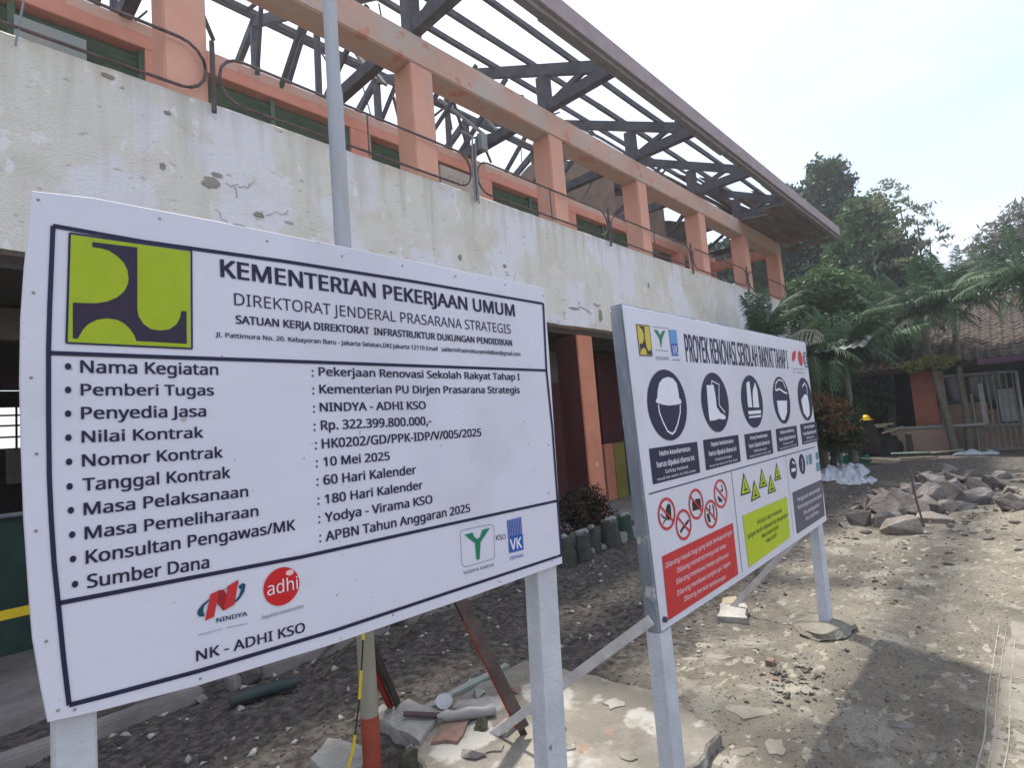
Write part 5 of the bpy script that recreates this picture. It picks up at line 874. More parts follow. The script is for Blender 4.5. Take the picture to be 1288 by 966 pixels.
# ------------------------------------------------------------------ rock pile
RP = [(8.16, 1.78, .40, .24), (8.85, 1.70, .41, .32), (7.59, 1.27, .30, .24), (9.05, 1.44, .47, .28), (10.7, 1.74, .32, .13), (10.48, 1.39, .45, .22), (11.81, 1.51, .52, .22), (11.93, 1.17, .40, .27), (9.91, 1.0, .40, .31), (8.98, 1.2, .33, .23), (8.42, 1.07, .33, .15), (10.03, .77, .50, .24), (11.75, .85, .26, .17), (11.38, .64, .34, .28), (9.32, .37, .34, .26), (9.17, 2.07, .20, .14), (9.45, .86, .22, .13), (9.92, .55, .24, .13), (11.98, .33, .2, .11), (7.79, 1.89, .14, .09), (8.51, .96, .13, .08), (10.87, .45, .23, .12), (8.3, 1.45, .2, .14), (9.6, 1.6, .3, .2), (10.2, 1.1, .26, .2), (11.1, 1.1, .3, .2), (9.5, 1.25, .3, .3), (12.6, 1.3, .3, .2), (12.4, .6, .25, .14), (7.3, 1.75, .10, .06), (8.5, 1.55, .34, .30), (8.7, 1.25, .28, .2), (9.3, 1.7, .36, .3), (9.7, 1.35, .34, .32), (10.1, 1.5, .32, .26), (10.6, 1.2, .34, .28), (10.9, .8, .3, .22), (11.3, 1.4, .34, .3), (9.2, 1.0, .26, .18), (7.95, 1.5, .26, .2), (12.2, .9, .3, .22), (9.75, .45, .2, .14)]
RL = ['brown boulder at the left end of the rock pile', 'tall mauve rock just behind the leftmost boulder', 'big rock with a pale wedge face nearest the boards', 'broad pinkish rock in the middle of the pile', 'low pale rock lying on the back of the pile', 'cream faced rock right of the thin steel rod', 'long brown rock along the back of the pile', 'dark squarish rock crowning the pile', 'large dark rounded rock right of the rod', 'brown rock just right of the rod foot',
      'sharp pale slab leaning at the front of the pile', 'wide grey brown rock at the right front', 'small pale rock tucked between dark ones at the right back', 'dark round topped rock at the right end', 'reddish brown boulder nearest the right picture edge', 'small stone behind the left end of the pile', 'small stone under the large dark rounded rock', 'small grey stone before the right front rock', 'pale stone apart at the right back', 'small pale stone behind the leftmost boulder',
      'tiny pale stone at the foot of the leaning slab', 'flat stone beyond the right front rock', 'small stone wedged between the two nearest rocks', 'brown stone half buried at the pile centre back', 'brown stone in the gap right of the rod', 'grey stone below the crowning dark rock', 'upright brown stone beside the rod', 'brown stone at the far back of the pile', 'flat grey stone at the far right back', 'pebble alone before the left end of the pile', 'angular brown rock just behind the pale wedge rock', 'broken brown rock between the wedge rock and the steel rod', 'steep brown rock in the back row, left of the rod top', 'steep grey rock behind the large dark rounded rock', 'pinkish rock in the back row right of the rod', 'squat rock between the wide front rock and the back row', 'small dark rock behind the wide grey brown rock', 'rough rock beside the dark rock crowning the pile', 'low chip of rock before the rod', 'grey rock bridging the leftmost boulder and the wedge rock', 'grey rock behind the dark round topped rock', 'small chip before the wide right front rock']
RK = [3, 0, 2, 0, 2, 2, 0, 3, 3, 0, 2, 1, 2, 3, 0, 1, 1, 1, 2, 2, 2, 1, 1, 0, 0, 1, 0, 0, 1, 1, 0, 3, 0, 1, 0, 0, 3, 1, 2, 1, 1, 0]
for i, ((x, y, w_, h_), lb, k) in enumerate(zip(RP, RL, RK)):
    q = random.Random(200 + i)
    o = shard((x, y, gh(x, y) - .04), w_ * .80, w_ * q.uniform(.55, .72), h_ * 1.3, 200 + i * 7, ROCKM[k], 'rock', n=q.randint(12, 18), label=lb, cat='rock', group='rubble rocks heaped in the yard')
chips('rock_rubble', 800, lambda g: (g.normal(9.9, 1.5), g.normal(1.15, .5)), .012, .07, mat('pile_rubble', (.22, .19, .17), (.12, .10, .095), 20, rough=.95), 12, label='small rubble between the rocks of the pile', cat='rubble')
mb = MB(); mb.tube([(8.02, 1.12, 0), (8.03, 1.16, .3), (8.12, 1.2, .72)], .012, 7); tag(mb.build('steel_rod', RUST), 'thin rusty rod standing upright in the rock pile', 'rod')
# ------------------------------------------------------------------ things lying before the house
def crumple(name, c, sx, sy, sz, m, seed, n=14, parent=None, **kw):
    vs = []; 
    for i in range(n + 1):
        for j in range(n + 1):
            u = i / n - .5; v = j / n - .5; z = sz * (.5 + .8 * noise.noise(Vector((u * 4 + seed, v * 4, seed))) + .35 * noise.noise(Vector((u * 11, v * 11, seed))))
            z = max(z, .01) * (1 - (2 * max(abs(u), abs(v))) ** 4 * .8); vs.append((c[0] + u * sx, c[1] + v * sy, c[2] + z))
    W_ = n + 1; fs = [(i * W_ + j, (i + 1) * W_ + j, (i + 1) * W_ + j + 1, i * W_ + j + 1) for i in range(n) for j in range(n)]
    mb = MB(); mb.add(vs, fs); o = mb.build(name, m, parent, smooth=False, **kw); mo = o.modifiers.new('thick', 'SOLIDIFY'); mo.thickness = .008; return o
crumple('plastic_sheet', (12.9, 3.05, 0), 1.7, .9, .38, SHEETW, 3, label='crumpled white sheeting beside the safety board edge', cat='sheeting')
crumple('plastic_sheet', (12.1, 2.62, 0), .9, .7, .16, SHEETW, 5, label='flat torn white sheet in front of the crumpled heap', cat='sheeting')
crumple('plastic_sheet', (18.0, 1.25, 0), .5, .9, .12, SHEETW, 6, label='pale sheet lying before the gate', cat='sheeting')
crumple('tarpaulin', (15.2, 3.55, 0), .5, .5, .42, GREENT, 8, label='bundled green tarpaulin under the red tipped bush', cat='tarpaulin')
crumple('tarpaulin', (15.6, 3.15, 0), .4, .3, .25, GREENT, 9, label='small green tarpaulin scrap right of the bush trunk', cat='tarpaulin')
for i, (p, q_, w_, m, lb) in enumerate([((15.4, 3.2, .18), (15.7, 2.5, .06), .18, LWOOD, 'wide pale plank leaning beyond the white sheets'), ((15.2, 3.0, .1), (15.5, 2.45, .04), .1, LWOOD, 'narrow pale plank beside the wide one'), ((17.6, 2.95, .10), (17.9, 2.05, .09), .10, GRNPIPE, 'pale green plank lying before the low wall'), ((17.7, 2.1, .08), (18.1, 1.5, .12), .10, LWOOD, 'pale plank lying before the palm trunks'), ((16.6, 2.6, .04), (16.9, 1.9, .04), .08, BARK, 'dark stick lying on the sand before the house')]):
    mb = MB(); mb.beam(p, q_, w_, .03); tag(mb.build('plank', m), lb, 'plank')
# dark heap with planks on top and the hat
hp = thing('rubbish_heap', 'dark heap of scrap under planks between bush and low wall', 'scrap heap', (18.6, 3.4, 0))
HEAP = mat('dark_scrap', (.018, .016, .018), (.035, .03, .03), 5, rough=.9, bump=.5)
lump((18.6, 3.35, 0), .55, .62, .42, 5, HEAP, 'heap', hp, sub=3, facets=5, rough=.3, bottom=0)
for i, (p, q_) in enumerate((((18.3, 3.75, .82), (18.5, 2.95, .86)), ((18.3, 3.6, .78), (18.4, 3.1, .80)), ((18.2, 3.2, .62), (18.5, 2.75, .75)))):
    mb = MB(); mb.beam(p, q_, .16 if i == 0 else .08, .05); mb.build('board', LWOOD, hp)
hh = thing('hard_hat', 'bright yellow hard hat on the dark heap', 'helmet', (18.0, 3.5, 1.02))
mb = MB(); n = 16; vs = []; fs = []
for j in range(6):
    t = j / 5 * math.pi / 2
    for k in range(n): a = 6.283 * k / n; vs.append((18.0 + .15 * math.cos(t) * math.cos(a), 3.5 + .12 * math.cos(t) * math.sin(a), 1.02 + .14 * math.sin(t)))
fs = [(j * n + k, j * n + (k + 1) % n, (j + 1) * n + (k + 1) % n, (j + 1) * n + k) for j in range(5) for k in range(n)]
mb.add(vs, fs); mb.build('shell', YELHAT, hh, smooth=True)
mb = MB(); mb.tube([(18.0, 3.5, 1.01), (18.0, 3.5, 1.025)], [.18, .17], 16); mb.build('brim', YELHAT, hh)
lump((18.1, 3.52, 0), .24, .3, .62, 15, HEAP, 'sack', hp, sub=3, facets=4, rough=.2, bottom=0)
# ------------------------------------------------------------------ house
hs = thing('tiled_house', 'low house with a brown clay tile roof and red pillar beyond the yard', 'house', (19.5, 1, 0))
def hb(nm, x0, x1, y0, y1, z0, z1, m, parent=hs, **k): mb = MB(); mb.box(x0, x1, y0, y1, z0, z1); return mb.build(nm, m, parent, **k)
hb('pillar', 18.95, 19.2, 1.97, 2.50, .0, 2.22, HOUSER, bevel=.01)
hb('front_wall', 19.25, 19.4, .95, 2.35, 0, 1.25, HOUSEW); hb('front_wall', 19.25, 19.4, -6, .95, 0, 1.05, HOUSEW)
hb('low_wall', 18.55, 18.7, 1.78, 3.06, -.05, .68, HOUSEW, bevel=.01); hb('wall_cap', 18.5, 18.75, 1.0, 3.2, .682, .74, PIPEW)
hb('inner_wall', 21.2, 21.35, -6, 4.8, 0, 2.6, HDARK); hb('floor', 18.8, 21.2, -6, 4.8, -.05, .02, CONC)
hb('side_post', 18.95, 19.12, 1.76, 1.93, 1.252, 2.2, LWOOD)
wn = hb('window', 19.3, 19.36, .55, 1.95, 1.252, 2.02, HGLASS)
for y in (.55, 1.0, 1.45, 1.92): hb('mullion', 19.22, 19.3, y, y + .05, 1.252, 2.02, HGREEN, wn)
hb('mullion', 19.2, 19.22, .55, 1.97, 1.28, 1.36, HGREEN, wn)
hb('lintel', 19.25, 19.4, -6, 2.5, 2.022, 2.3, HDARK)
hb('fascia', 18.42, 18.47, 1.95, 4.9, 2.22, 2.42, mat('maroon_eave_board', (.09, .03, .03), (.06, .022, .022), 3, rough=.8))
# tile roof, rows of single tiles
tb = MB(); n = 7
prof = [(-.12 + .24 * i / (n - 1), .028 * math.sin(math.pi * 2 * i / (n - 1))) for i in range(n)]
vs = []
for z_ in (0, .014):
    for x_ in (0, .31):
        for a, b in prof: vs.append((x_, a, b + z_))
fs = [(i, i + 1, n + i + 1, n + i) for i in range(n - 1)] + [(3 * n + i, 3 * n + i + 1, 2 * n + i + 1, 2 * n + i) for i in range(n - 1)] + [(2 * n + i, 2 * n + i + 1, i + 1, i) for i in range(n - 1)] + [(0, 2 * n, 3 * n, n), (n - 1, 2 * n - 1, 4 * n - 1, 3 * n - 1)]
tb.add([(a - .0, b, c) for a, b, c in vs], fs); proto = tb.build('roof_tile', CLAYT, None); pm = proto.data; bpy.data.objects.remove(proto)
slope = math.atan2(2.05, 4.4); q = random.Random(6); cnt = 0; rest_v = []; rest_f = []
base = np.array([v.co[:] for v in pm.vertices]); fcs = [tuple(p.vertices) for p in pm.polygons]
rest = MB()
for rrow in range(19):
    for cc in range(46):
        y = 5.0 - cc * .232; d = rrow * .265
        x = 18.35 + d * math.cos(slope); z = 2.36 + d * math.sin(slope)
        j = (q.uniform(-.02, .02), q.uniform(-.03, .03), q.uniform(-.05, .05))
        inview = -1.2 < y < 3.9 and rrow < 14
        if inview and cnt < 296:
            o = bpy.data.objects.new('roof_tile', pm); COL.objects.link(o); o.parent = hs; o.location = (x - 19.5, y - 1, z); o.rotation_euler = (j[0], -slope + .04 + j[1], j[2]); cnt += 1
        else:
            mm = Matrix.Translation((x, y, z)) @ Matrix.Rotation(j[2], 4, 'Z') @ Matrix.Rotation(-slope + .04 + j[1], 4, 'Y')
            rest.add([mm @ Vector(v) for v in base], fcs)
rest.build('roof_tiles', CLAYT, hs, kind='stuff')
mb = MB(); mb.add([(18.38, 5.1, 2.30), (18.38, -6, 2.30), (22.9, -6, 4.40), (22.9, 5.1, 4.40), (18.38, 5.1, 2.25), (18.38, -6, 2.25), (22.9, -6, 4.35), (22.9, 5.1, 4.35)], [(0, 1, 2, 3), (7, 6, 5, 4), (0, 4, 5, 1), (1, 5, 6, 2), (2, 6, 7, 3), (3, 7, 4, 0)]); mb.build('roof_deck', HDARK, hs)
mb = MB(); mb.add([(22.9, 5.1, 4.42), (22.9, -6, 4.42), (27.4, -6, 2.3), (27.4, 5.1, 2.3), (22.9, 5.1, 4.37), (22.9, -6, 4.37), (27.4, -6, 2.25), (27.4, 5.1, 2.25)], [(0, 1, 2, 3), (7, 6, 5, 4), (0, 4, 5, 1), (1, 5, 6, 2), (2, 6, 7, 3), (3, 7, 4, 0)]); mb.build('roof_deck', CLAYT, hs)
mb = MB(); mb.tube([(22.9, 5.1, 4.46), (22.9, -6, 4.46)], .11, 10); mb.build('ridge_cap', CLAYT, hs)
hb('side_wall', 19.4, 26.5, 4.7, 4.85, 0, 2.6, HOUSEW); hb('rear_wall', 26.4, 26.5, -6, 4.7, 0, 2.6, HOUSEW)
mb = MB(); mb.add([(19.42, 4.7, 2.602), (26.5, 4.7, 2.602), (22.9, 4.7, 4.3), (19.42, 4.85, 2.602), (26.5, 4.85, 2.602), (22.9, 4.85, 4.3)], [(0, 1, 2), (5, 4, 3), (0, 3, 4, 1), (1, 4, 5, 2), (2, 5, 3, 0)]); mb.build('gable', HOUSEW, hs)
# porch edge at the right
pr = thing('porch_roof', 'dark porch roof with a purple edge board at the right', 'porch', (18, -1, 0))
mb = MB(); mb.beam((17.9, .95, 2.26), (17.9, -5, 2.32), .05, .15); mb.build('edge_board', MAUVEF, pr)
mb = MB(); mb.add([(17.9, .95, 2.22), (17.9, -5, 2.28), (19.2, -5, 2.5), (19.2, .95, 2.45), (17.9, .95, 2.18), (17.9, -5, 2.24), (19.2, -5, 2.46), (19.2, .95, 2.41)], [(0, 1, 2, 3), (7, 6, 5, 4), (0, 4, 5, 1), (1, 5, 6, 2), (2, 6, 7, 3), (3, 7, 4, 0)]); mb.build('roof_sheet', HDARK, pr)
for y in (-1.0, -4.6): mb = MB(); mb.box(17.95, 18.1, y, y + .15, 0, 2.2); mb.build('post', HOUSER, pr)
# gate
gt = thing('metal_gate', 'tall grey metal gate of upright bars under a pale pipe', 'gate', (18.75, .8, 0))
gx_ = 18.75
mb = MB(); mb.tube([(gx_, 1.72, 2.02), (gx_, .32, 1.98)], .035, 8); mb.build('top_pipe', PIPEW, gt)
mb = MB(); mb.tube([(gx_, .30, 0), (gx_, .30, 1.98)], .035, 8); mb.build('gate_post', PIPEW, gt)
mb = MB(); mb.tube([(gx_, 1.22, 0), (gx_, 1.22, 1.5)], .03, 8); mb.build('gate_post', GATEM, gt)
for z in (.66, .05): mb = MB(); mb.beam((gx_, 1.2, z), (gx_, -1.6, z), .04, .05); mb.build('gate_rail', GATEM, gt)
for i in range(24): mb = MB(); y = 1.15 - i * .115; mb.box(gx_ - .012, gx_ + .012, y - .014, y + .014, .07, .64); mb.build('bar', GATEM, gt)
for i in range(6): mb = MB(); y = .98 - i * .12; mb.box(gx_ - .012, gx_ + .012, y - .014, y + .014, .68, 1.97); mb.build('bar', GATEM, gt)
mb = MB(); mb.box(gx_ + .03, gx_ + .05, .40, .70, .74, 1.56); pn = mb.build('pale_panel', PIPEW, gt); mb = MB(); mb.box(gx_ + .052, gx_ + .07, .35, .75, .66, 1.62); mb.build('panel_frame', mat('blue_frame_paint', (.03, .045, .12), (.02, .03, .08), 4), gt)
mb = MB(); mb.box(gx_ - .02, gx_ + .02, .96, 1.06, .7, 1.75); mb.build('pale_upright', PIPEW, gt)
sp = thing('stand_pipe', 'short dark stand pipe with a pale knob before the low wall', 'pipe', (18.3, 2.62, 0))
mb = MB(); mb.tube([(18.3, 2.62, 0), (18.3, 2.62, .55)], .07, 8); mb.build('stem', BARKD, sp); lump((18.3, 2.62, .54), .04, .04, .04, 2, PIPEW, 'knob', sp, sub=2, rough=.1)
mat('dead_frond_straw', (.42, .42, .36), (.32, .31, .26), 6, rough=.85)
# ------------------------------------------------------------------ canopy sheets by the building end
mb = MB(); n = 24; vs = []
for i in range(n + 1):
    y = 3.35 - 1.0 * i / n; z = 2.62 + .02 * math.sin(i * 1.6)
    vs += [(13.0, y, z + .00), (14.0, y, z + .30)]
vs += [(a, b, c + .012) for a, b, c in vs]; m_ = 2 * (n + 1)
fs = [(2 * i, 2 * i + 1, 2 * i + 3, 2 * i + 2) for i in range(n)] + [(m_ + 2 * i + 2, m_ + 2 * i + 3, m_ + 2 * i + 1, m_ + 2 * i) for i in range(n)]
cs_ = thing('sheet_canopy', 'pale corrugated canopy sheet on thin poles behind the safety board', 'canopy', (13.4, 2.8, 0))
mb.add(vs, fs); mb.build('corrugated_sheet', mat('translucent_canopy_sheet', (.36, .36, .33), (.28, .28, .25), 3, rough=.6), cs_)
for x, y, z in ((13.05, 3.32, 2.6), (13.95, 3.3, 2.9)): mb = MB(); mb.tube([(x, y, 0), (x, y, z)], .02, 6); mb.build('pole', GATEM, cs_)

pl_ = thing('dead_frond', 'pale dry palm frond arching over the corner of the safety board', 'palm frond', (12.4, 3.4, 2.9))
arc = [(3.93, 2.62), (3.72, 2.80), (3.52, 3.00), (3.30, 3.08), (3.05, 3.02), (2.93, 2.88)]
for k in range(len(arc) - 1):
    a, b = arc[k], arc[k + 1]
    for j in range(7):
        u = j / 7; y0 = a[0] + (b[0] - a[0]) * u; z0 = a[1] + (b[1] - a[1]) * u; l = .30 * math.sin(math.pi * (k + u + .4) / 5.8) + .05; d = -.10 * l
        mb = MB(); mb.beam((12.4, y0, z0), (12.42 + d, y0 + .06 + .10 * (j % 2), z0 - l), .018, .004, up=(1, 0, 0)); mb.build('leaflet', MATS['dead_frond_straw'], pl_)
mb = MB(); mb.tube([(12.4, a, b) for a, b in arc], [.022, .02, .018, .014, .01, .005], 6); mb.build('stalk', MATS['dead_frond_straw'], pl_)
# ------------------------------------------------------------------ vegetation
def leaf_cloud(centers, radii, n, size, seed, flat_=1.0, aspect=.5, clump=.16, shell=.35, droop=0.0):
    """n small leaf blades gathered in clumps through ellipsoid lobes"""
    g = np.random.default_rng(seed); C_ = np.array(centers, float); Rr = np.array(radii, float)
    vol = Rr.prod(1) ** .67; pick = g.choice(len(C_), size=max(n // 14, 1), p=vol / vol.sum())
    d = g.normal(size=(len(pick), 3)); d /= np.linalg.norm(d, axis=1)[:, None]; rad = shell + (1 - shell) * g.random(len(pick)) ** .6
    rad *= 1 + .16 * np.sin(d[:, 0] * 7 + pick) * np.cos(d[:, 2] * 6 + pick * 2)
    cc = C_[pick] + d * Rr[pick] * rad[:, None]
    k = g.integers(0, len(cc), n); cs = clump * Rr[pick][k].mean(1)[:, None] * np.array([1, 1, .6 * flat_])
    p = cc[k] + g.normal(size=(n, 3)) * cs * .8
    ax = g.normal(size=(n, 3)); ax[:, 2] -= droop; ax /= np.linalg.norm(ax, axis=1)[:, None]
    bx_ = np.cross(ax, g.normal(size=(n, 3))); bx_ /= np.linalg.norm(bx_, axis=1)[:, None]
    s = size * g.uniform(.6, 1.35, (n, 1)); ax = ax * s; bx_ = bx_ * s * aspect
    V = np.stack([p - ax * .5, p + bx_ * .5, p + ax * .6, p - bx_ * .5], 1).reshape(-1, 3)
    F_ = np.arange(n * 4).reshape(n, 4); return V, F_
def limb_tree(root, base, targets, r0, m, seed, nm='trunk', h0=.35):
    q = random.Random(seed); mb = MB(); b = Vector(base); top = b + Vector((0, 0, sum(t[2] for t in targets) / len(targets) * h0))
    mb.tube([b + Vector((0, 0, -.1)), b.lerp(top, .5) + Vector((q.uniform(-.1, .1), q.uniform(-.1, .1), 0)), top], [r0 * 1.25, r0, r0 * .8], 10); mb.build(nm, m, root)
    for t in targets:
        t = Vector(t); mid = top.lerp(t, .5) + Vector((q.uniform(-.3, .3), q.uniform(-.3, .3), .2)); mb = MB(); mb.tube([top - Vector((0, 0, .1)), mid, t], [r0 * .6, r0 * .4, r0 * .12], 7); mb.build('limb', m, root)
def tree(nm, label, base, lobes, n, size, m, seed, group=None, r0=.25, bark=BARKD, **k):
    t = thing(nm, label, 'tree', base, group); limb_tree(t, base, [l[0] for l in lobes], r0, bark, seed)
    V, F_ = leaf_cloud([l[0] for l in lobes], [l[1] for l in lobes], n, size, seed, **k); npmesh('crown', V, F_, m, t); return t
# big dark trees beyond the end of the building
tree('broadleaf_tree', 'tall dark tree with a narrow pointed head behind the roof end', (30, 6.2, 0), [((30, 6.1, 12.0), (1.0, .95, 1.5)), ((30, 6.3, 10.4), (1.3, 1.3, 1.4)), ((30.3, 5.8, 8.6), (1.6, 1.6, 1.5)), ((30, 6.8, 7.4), (1.7, 1.6, 1.4)), ((30, 5.4, 6.0), (1.6, 1.5, 1.4))], 26000, .26, LDARK, 1, clump=.22)
tree('broadleaf_tree', 'dark tree seen through the roof frame, left of the pointed tree', (30, 9.0, 0), [((30, 8.0, 11.4), (1.0, .9, 1.3)), ((30, 8.8, 10.0), (1.3, 1.4, 1.4)), ((30, 10.0, 9.6), (1.4, 1.5, 1.4)), ((30, 11.4, 9.8), (1.2, 1.2, 1.2)), ((30, 9.4, 8.0), (1.5, 2.2, 1.5)), ((30, 8.0, 6.4), (1.5, 1.8, 1.6)), ((30, 10.5, 6.5), (1.5, 1.8, 1.6))], 26000, .26, LDARK, 2, clump=.2)
tree('broadleaf_tree', 'lighter green tree in front of the pointed dark tree', (28, 4.6, 0), [((28, 4.5, 9.3), (1.1, 1.0, 1.1)), ((28, 5.2, 8.2), (1.0, .9, .8)), ((28, 4.2, 8.0), (1.0, .9, .9)), ((28, 4.9, 6.9), (1.1, 1.1, 1.0))], 13000, .24, LMID, 3, clump=.22)
tree('broadleaf_tree', 'dark rounded tree at the right foot of the lighter green one', (27, 3.7, 0), [((27, 3.7, 7.0), (1.1, 1.0, 1.1)), ((27, 3.9, 5.7), (1.2, 1.1, 1.2)), ((27, 4.6, 4.6), (1.3, 1.3, 1.3)), ((27, 3.2, 6.0), (.7, .7, .8))], 15000, .24, LDARK, 4, clump=.22)
tree('broadleaf_tree', 'mid green leafy tree showing beneath the roof end', (22, 5.2, 0), [((22, 5.0, 5.6), (1.2, 1.0, .9)), ((22, 4.2, 5.0), (1.1, .9, .9)), ((22, 5.6, 4.3), (1.3, 1.2, 1.0)), ((22, 4.4, 3.6), (1.3, 1.2, 1.0)), ((22, 6.4, 5.2), (1.1, 1.0, 1.0)), ((22, 7.6, 4.6), (1.3, 1.3, 1.2))], 22000, .17, LMID, 5, clump=.16)
tree('broadleaf_tree', 'dark bushy tree just above the canopy sheet', (19.5, 4.2, 0), [((19.6, 4.4, 3.6), (1.0, .9, .8)), ((19.6, 3.6, 3.4), (.9, .8, .8)), ((19.6, 3.1, 2.9), (.8, .7, .8)), ((19.4, 4.8, 2.6), (1.0, .9, 1.0)), ((19.5, 3.9, 1.7), (.9, .9, .9))], 15000, .15, LDARK, 6, clump=.18)
def feather(nm, label, base, lobes, n, size, m, seed, **k): return tree(nm, label, base, lobes, n, size, m, seed, r0=.12, aspect=.28, clump=.20, flat_=.35, shell=.2, **k)
feather('feathery_tree', 'sparse feathery tree right of the dark trees against the sky', (26, 2.6, 0), [((26, 3.6, 9.6), (.7, .8, .7)), ((26, 3.0, 9.0), (.7, .8, .7)), ((26, 2.5, 8.3), (.7, .8, .7)), ((26, 2.2, 7.5), (.7, .7, .6)), ((26, 3.2, 8.0), (.8, .8, .7)), ((26, 2.9, 6.8), (.7, .8, .7)), ((26, 2.35, 6.2), (.6, .5, .5)), ((26, 3.2, 5.6), (.8, .7, .6))], 1700, .20, LFEATH, 7)
feather('feathery_tree', 'brownish feathery tree rising at the right picture edge', (34, -1.0, 0), [((34, -.5, 9.2), (1.3, 1.2, .8)), ((34, .6, 8.5), (1.2, 1.0, .6)), ((34, -1.6, 9.6), (1.4, 1.3, .9)), ((34, -.4, 8.2), (1.5, 1.5, .8)), ((34, 1.4, 7.8), (1.0, .9, .5)), ((34, -2.2, 8.3), (1.5, 1.4, .9)), ((34, .4, 7.2), (1.4, 1.4, .8)), ((34, -1.4, 7.0), (1.5, 1.6, .9))], 9000, .24, LFAR, 8)
feather('feathery_tree', 'small flat topped tree alone on the skyline left of the brownish one', (35, 3.3, 0), [((35, 3.35, 8.15), (.5, .55, .22)), ((35, 3.3, 7.7), (.4, .3, .2))], 900, .2, LFAR, 9)
feather('feathery_tree', 'low brownish tree behind the palm tops', (36, 1.8, 0), [((36, 2.0, 7.3), (1.3, 1.2, .7)), ((36, 3.2, 6.8), (1.2, 1.1, .7)), ((36, .6, 7.0), (1.4, 1.4, .8)), ((36, 4.4, 6.2), (1.0, 1.0, .7))], 9000, .24, LFAR, 10)
V, F_ = leaf_cloud([(40 + 2 * math.sin(i), -12 + i * 2.2, 2.6 + .9 * math.sin(i * 2.3)) for i in range(16)], [(2.0, 1.9, 2.6)] * 16, 30000, .35, 20, clump=.2)
tag(npmesh('treeline', V, F_, LDARK), 'dark belt of foliage far behind the house and palms', 'trees', None, 'stuff')
# palms
def frond_mesh(name, L_, droop, nl, ll, m, lift=.5, seed=0, width=.040):
    q = random.Random(seed); mb = MB(); sp_ = []
    for i in range(13):
        t = i / 12; sp_.append(Vector((L_ * t * (1 - .12 * t * droop), 0, L_ * (lift * t - droop * t * t))))
    mb.tube(sp_, [.014 * (1 - .85 * i / 12) + .002 for i in range(13)], 5)
    for side in (-1, 1):
        for k in range(nl):
            t = .12 + .86 * k / (nl - 1); i = min(int(t * 12), 11); p = sp_[i].lerp(sp_[i + 1], t * 12 - i); d = (sp_[i + 1] - sp_[i]).normalized()
            l = ll * math.sin(math.pi * (.12 + .84 * t)) ** .7 * q.uniform(.85, 1.1); a = R(q.uniform(38, 60)); out_ = (d * math.cos(a) + Vector((0, side * math.sin(a), 0))).normalized()
            mid = p + out_ * l * .5 + Vector((0, 0, -.14 * l)); tip = p + out_ * l + Vector((0, 0, -l * q.uniform(.45, 1.0))); w_ = d * width
            mb.add([p - w_ * .5, p + w_ * .5, mid + w_ * .55, mid - w_ * .55, tip], [(0, 1, 2, 3), (3, 2, 4)])
    mb.sm = False; o = mb.build(name, m, None, smooth=False); me = o.data; bpy.data.objects.remove(o); return me
FR = [frond_mesh('frond', 1.9, .75, 34, .48, LPALM, .65, 1), frond_mesh('frond', 1.7, .95, 28, .45, LPALM, .45, 2), frond_mesh('frond', 1.6, .25, 26, .42, LPALM2, .8, 3)]
def palm(label, base, top, r, nf, sc, seed, group, tips=(0, 1, 2), bark=BARK, low=-.35, high=.85):
    t = thing('palm_tree', label, 'palm', base, group); q = random.Random(seed); b = Vector(base); p = Vector(top)
    mb = MB(); pts = [b.lerp(p, k / 9) + Vector((math.sin(k) * .012, math.cos(k * 1.3) * .012, -.1 if k == 0 else 0)) for k in range(10)]
    mb.tube(pts, [r * (1.25 - .45 * k / 9) * (1 + .05 * (k % 2)) for k in range(10)], 10); mb.build('trunk', bark, t)
    mb = MB(); mb.tube([p - Vector((0, 0, .1)), p + Vector((0, 0, .45))], [r * .8, r * .45], 8); mb.build('crownshaft', LPALM2, t)
    for i in range(nf):
        k = tips[i % len(tips)]; o = bpy.data.objects.new('frond', FR[k]); COL.objects.link(o); o.parent = t; o.location = p - b + Vector((0, 0, .35))
        el = low + (high - low) * (i / max(nf - 1, 1)); o.rotation_euler = (q.uniform(-.4, .4), -el * .9, i * 2.399 + q.uniform(-.3, .3)); s = sc * q.uniform(.85, 1.15); o.scale = (s, s, s)
    return t
palm('slender palm with a leaning trunk before the low wall', (18.2, 1.65, 0), (18.5, 2.0, 3.35), .07, 20, .80, 1, 'palms beside the tiled house')
palm('slender palm with an upright trunk before the house window', (18.6, 1.38, 0), (18.5, 1.35, 3.5), .07, 20, .82, 2, 'palms beside the tiled house')
palm('palm whose crown hangs over the gate at the right edge', (17.8, -.4, 0), (17.6, -.1, 3.5), .09, 18, .78, 3, 'palms beside the tiled house')
palm('palm crown left of the leaning trunk, above the tiled roof', (19.9, 3.3, 0), (19.6, 2.9, 3.5), .09, 18, .78, 4, 'palms beside the tiled house')
palm('tall palm crown behind the upright trunk', (24.5, 1.2, 0), (24.2, 1.6, 4.9), .10, 18, .85, 14, 'palms beside the tiled house')
palm('short palm spreading in front of the dark tree beside the canopy sheet', (13.6, 2.98, 0), (13.6, 2.9, 2.15), .08, 16, .80, 5, 'palms by the end of the school')
palm('young upright palm whose fronds rise above the safety board', (12.2, 4.0, 0), (12.1, 3.95, 2.35), .07, 13, .72, 6, 'palms by the end of the school', tips=(2, 0, 2), low=.3, high=1.4)
palm('palm between the young palm and the canopy sheet', (13.3, 3.5, 0), (13.2, 3.45, 2.2), .07, 14, .75, 7, 'palms by the end of the school')
# fern like tuft on the first palm trunk
tf = thing('epiphyte_fern', 'yellow green tuft of leaves on the leaning palm trunk', 'fern', (18.45, 1.95, 2.3)); V, F_ = leaf_cloud([(18.3, 1.95, 2.42), (18.3, 1.6, 2.36), (18.3, 2.3, 2.34)], [(.25, .3, .16)] * 3, 1300, .13, 31, aspect=.3); npmesh('leaves', V, F_, LYEL, tf)
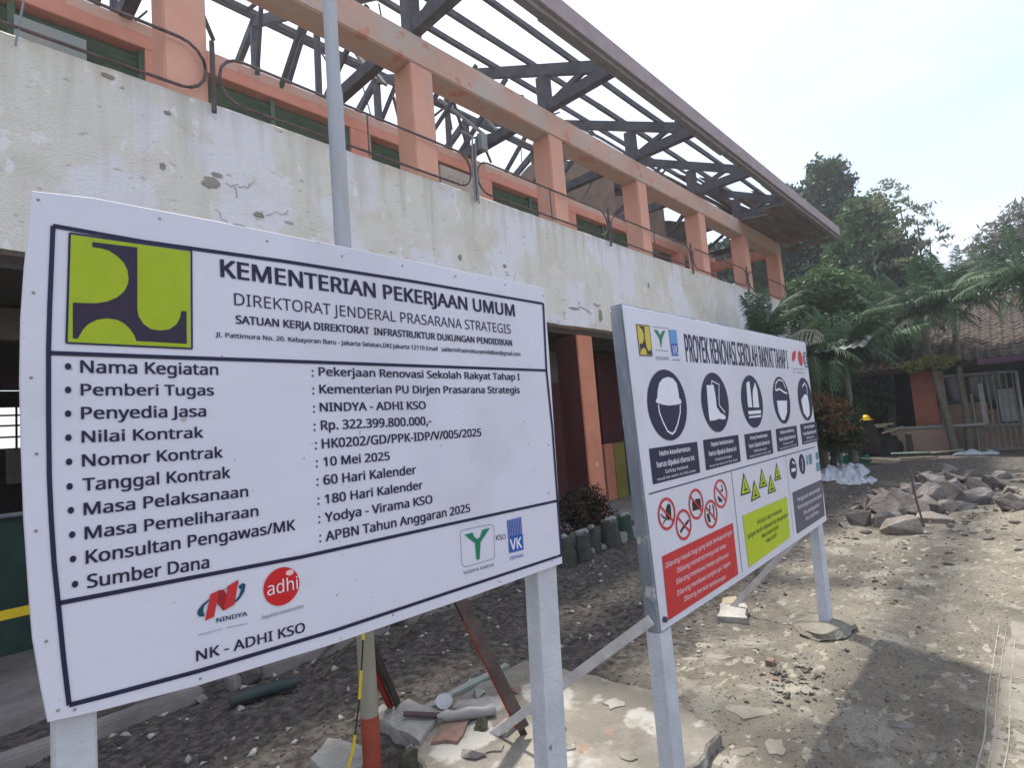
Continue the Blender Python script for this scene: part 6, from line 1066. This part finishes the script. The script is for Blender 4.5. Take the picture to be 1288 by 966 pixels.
# bush with red tips
bs = thing('red_tipped_bush', 'round bush with orange red tips beside the safety board edge', 'bush', (12.9, 3.12, 0), None)
limb_tree(bs, (12.95, 3.16, 0), [(12.95, 3.01, 1.3), (12.95, 3.41, 1.4), (12.85, 2.71, 1.1)], .07, BARKD, 5, h0=.4)
V, F_ = leaf_cloud([(12.95, 3.06, 1.25), (12.95, 3.41, 1.4), (12.85, 2.83, 1.1), (12.95, 3.0, .85)], [(.42, .36, .40), (.4, .34, .38), (.38, .22, .34), (.42, .40, .35)], 9000, .075, 32, clump=.2); npmesh('foliage', V, F_, LBUSH, bs)
V, F_ = leaf_cloud([(12.70, 3.11, 1.55), (12.70, 3.46, 1.7), (12.65, 2.85, 1.38), (12.55, 2.91, 1.2)], [(.36, .34, .2), (.3, .3, .2), (.28, .2, .18), (.22, .3, .3)], 2400, .07, 33, clump=.25); npmesh('red_tips', V, F_, LRED, bs)
# dead shrub before the ground floor column
dsb = thing('dead_shrub', 'dry brown shrub before the salmon ground floor column', 'shrub', (6.0, 4.6, 0))
limb_tree(dsb, (6.0, 4.6, 0), [(6.0, 4.6, .5), (6.3, 4.6, .45), (5.8, 4.6, .4)], .03, BARKD, 8)
V, F_ = leaf_cloud([(6.0, 4.58, .45), (6.3, 4.6, .42), (5.85, 4.55, .3), (6.45, 4.6, .25)], [(.3, .2, .25), (.28, .2, .24), (.28, .2, .25), (.25, .2, .2)], 4200, .05, 35, clump=.25); npmesh('foliage', V, F_, LDRY, dsb)
LIT = mat('dry_leaf_litter', (.16, .12, .07), (.08, .06, .04), 20, rough=.95)
g = np.random.default_rng(8); V = []; n = 700
for i in range(n):
    x = 1.3 + 11 * g.random() ** 1.4; y = g.uniform(-.6, 4.2); a = g.random() * 6.28; l = g.uniform(.006, .022); w_ = l * g.uniform(.12, .5); z = gh(x, y) + .003
    ca, sa = math.cos(a), math.sin(a)
    V += [(x + ca * l, y + sa * l, z + g.uniform(0, .006)), (x - sa * w_, y + ca * w_, z + .002), (x - ca * l, y - sa * l, z + g.uniform(0, .004)), (x + sa * w_, y - ca * w_, z)]
tag(npmesh('leaf_litter', np.array(V), np.arange(n * 4).reshape(n, 4), LIT), 'dry leaf litter and splinters strewn over the yard', 'litter', None, 'stuff')
# ------------------------------------------------------------------ hazy air
HZ = bpy.data.materials.new('hazy_air'); HZ.use_nodes = True; hn = HZ.node_tree; hn.nodes.clear()
ho = hn.nodes.new('ShaderNodeOutputMaterial'); hv = hn.nodes.new('ShaderNodeVolumePrincipled'); hv.inputs['Density'].default_value = .0022; hv.inputs['Color'].default_value = (.93, .95, 1, 1); hv.inputs['Anisotropy'].default_value = .55
hn.links.new(hv.outputs[0], ho.inputs['Volume'])
mb = MB(); mb.box(-1100, 1100, -1100, 1100, -1.4, 16); tag(mb.build('haze', HZ), kind='stuff')
bpy.context.view_layer.update()
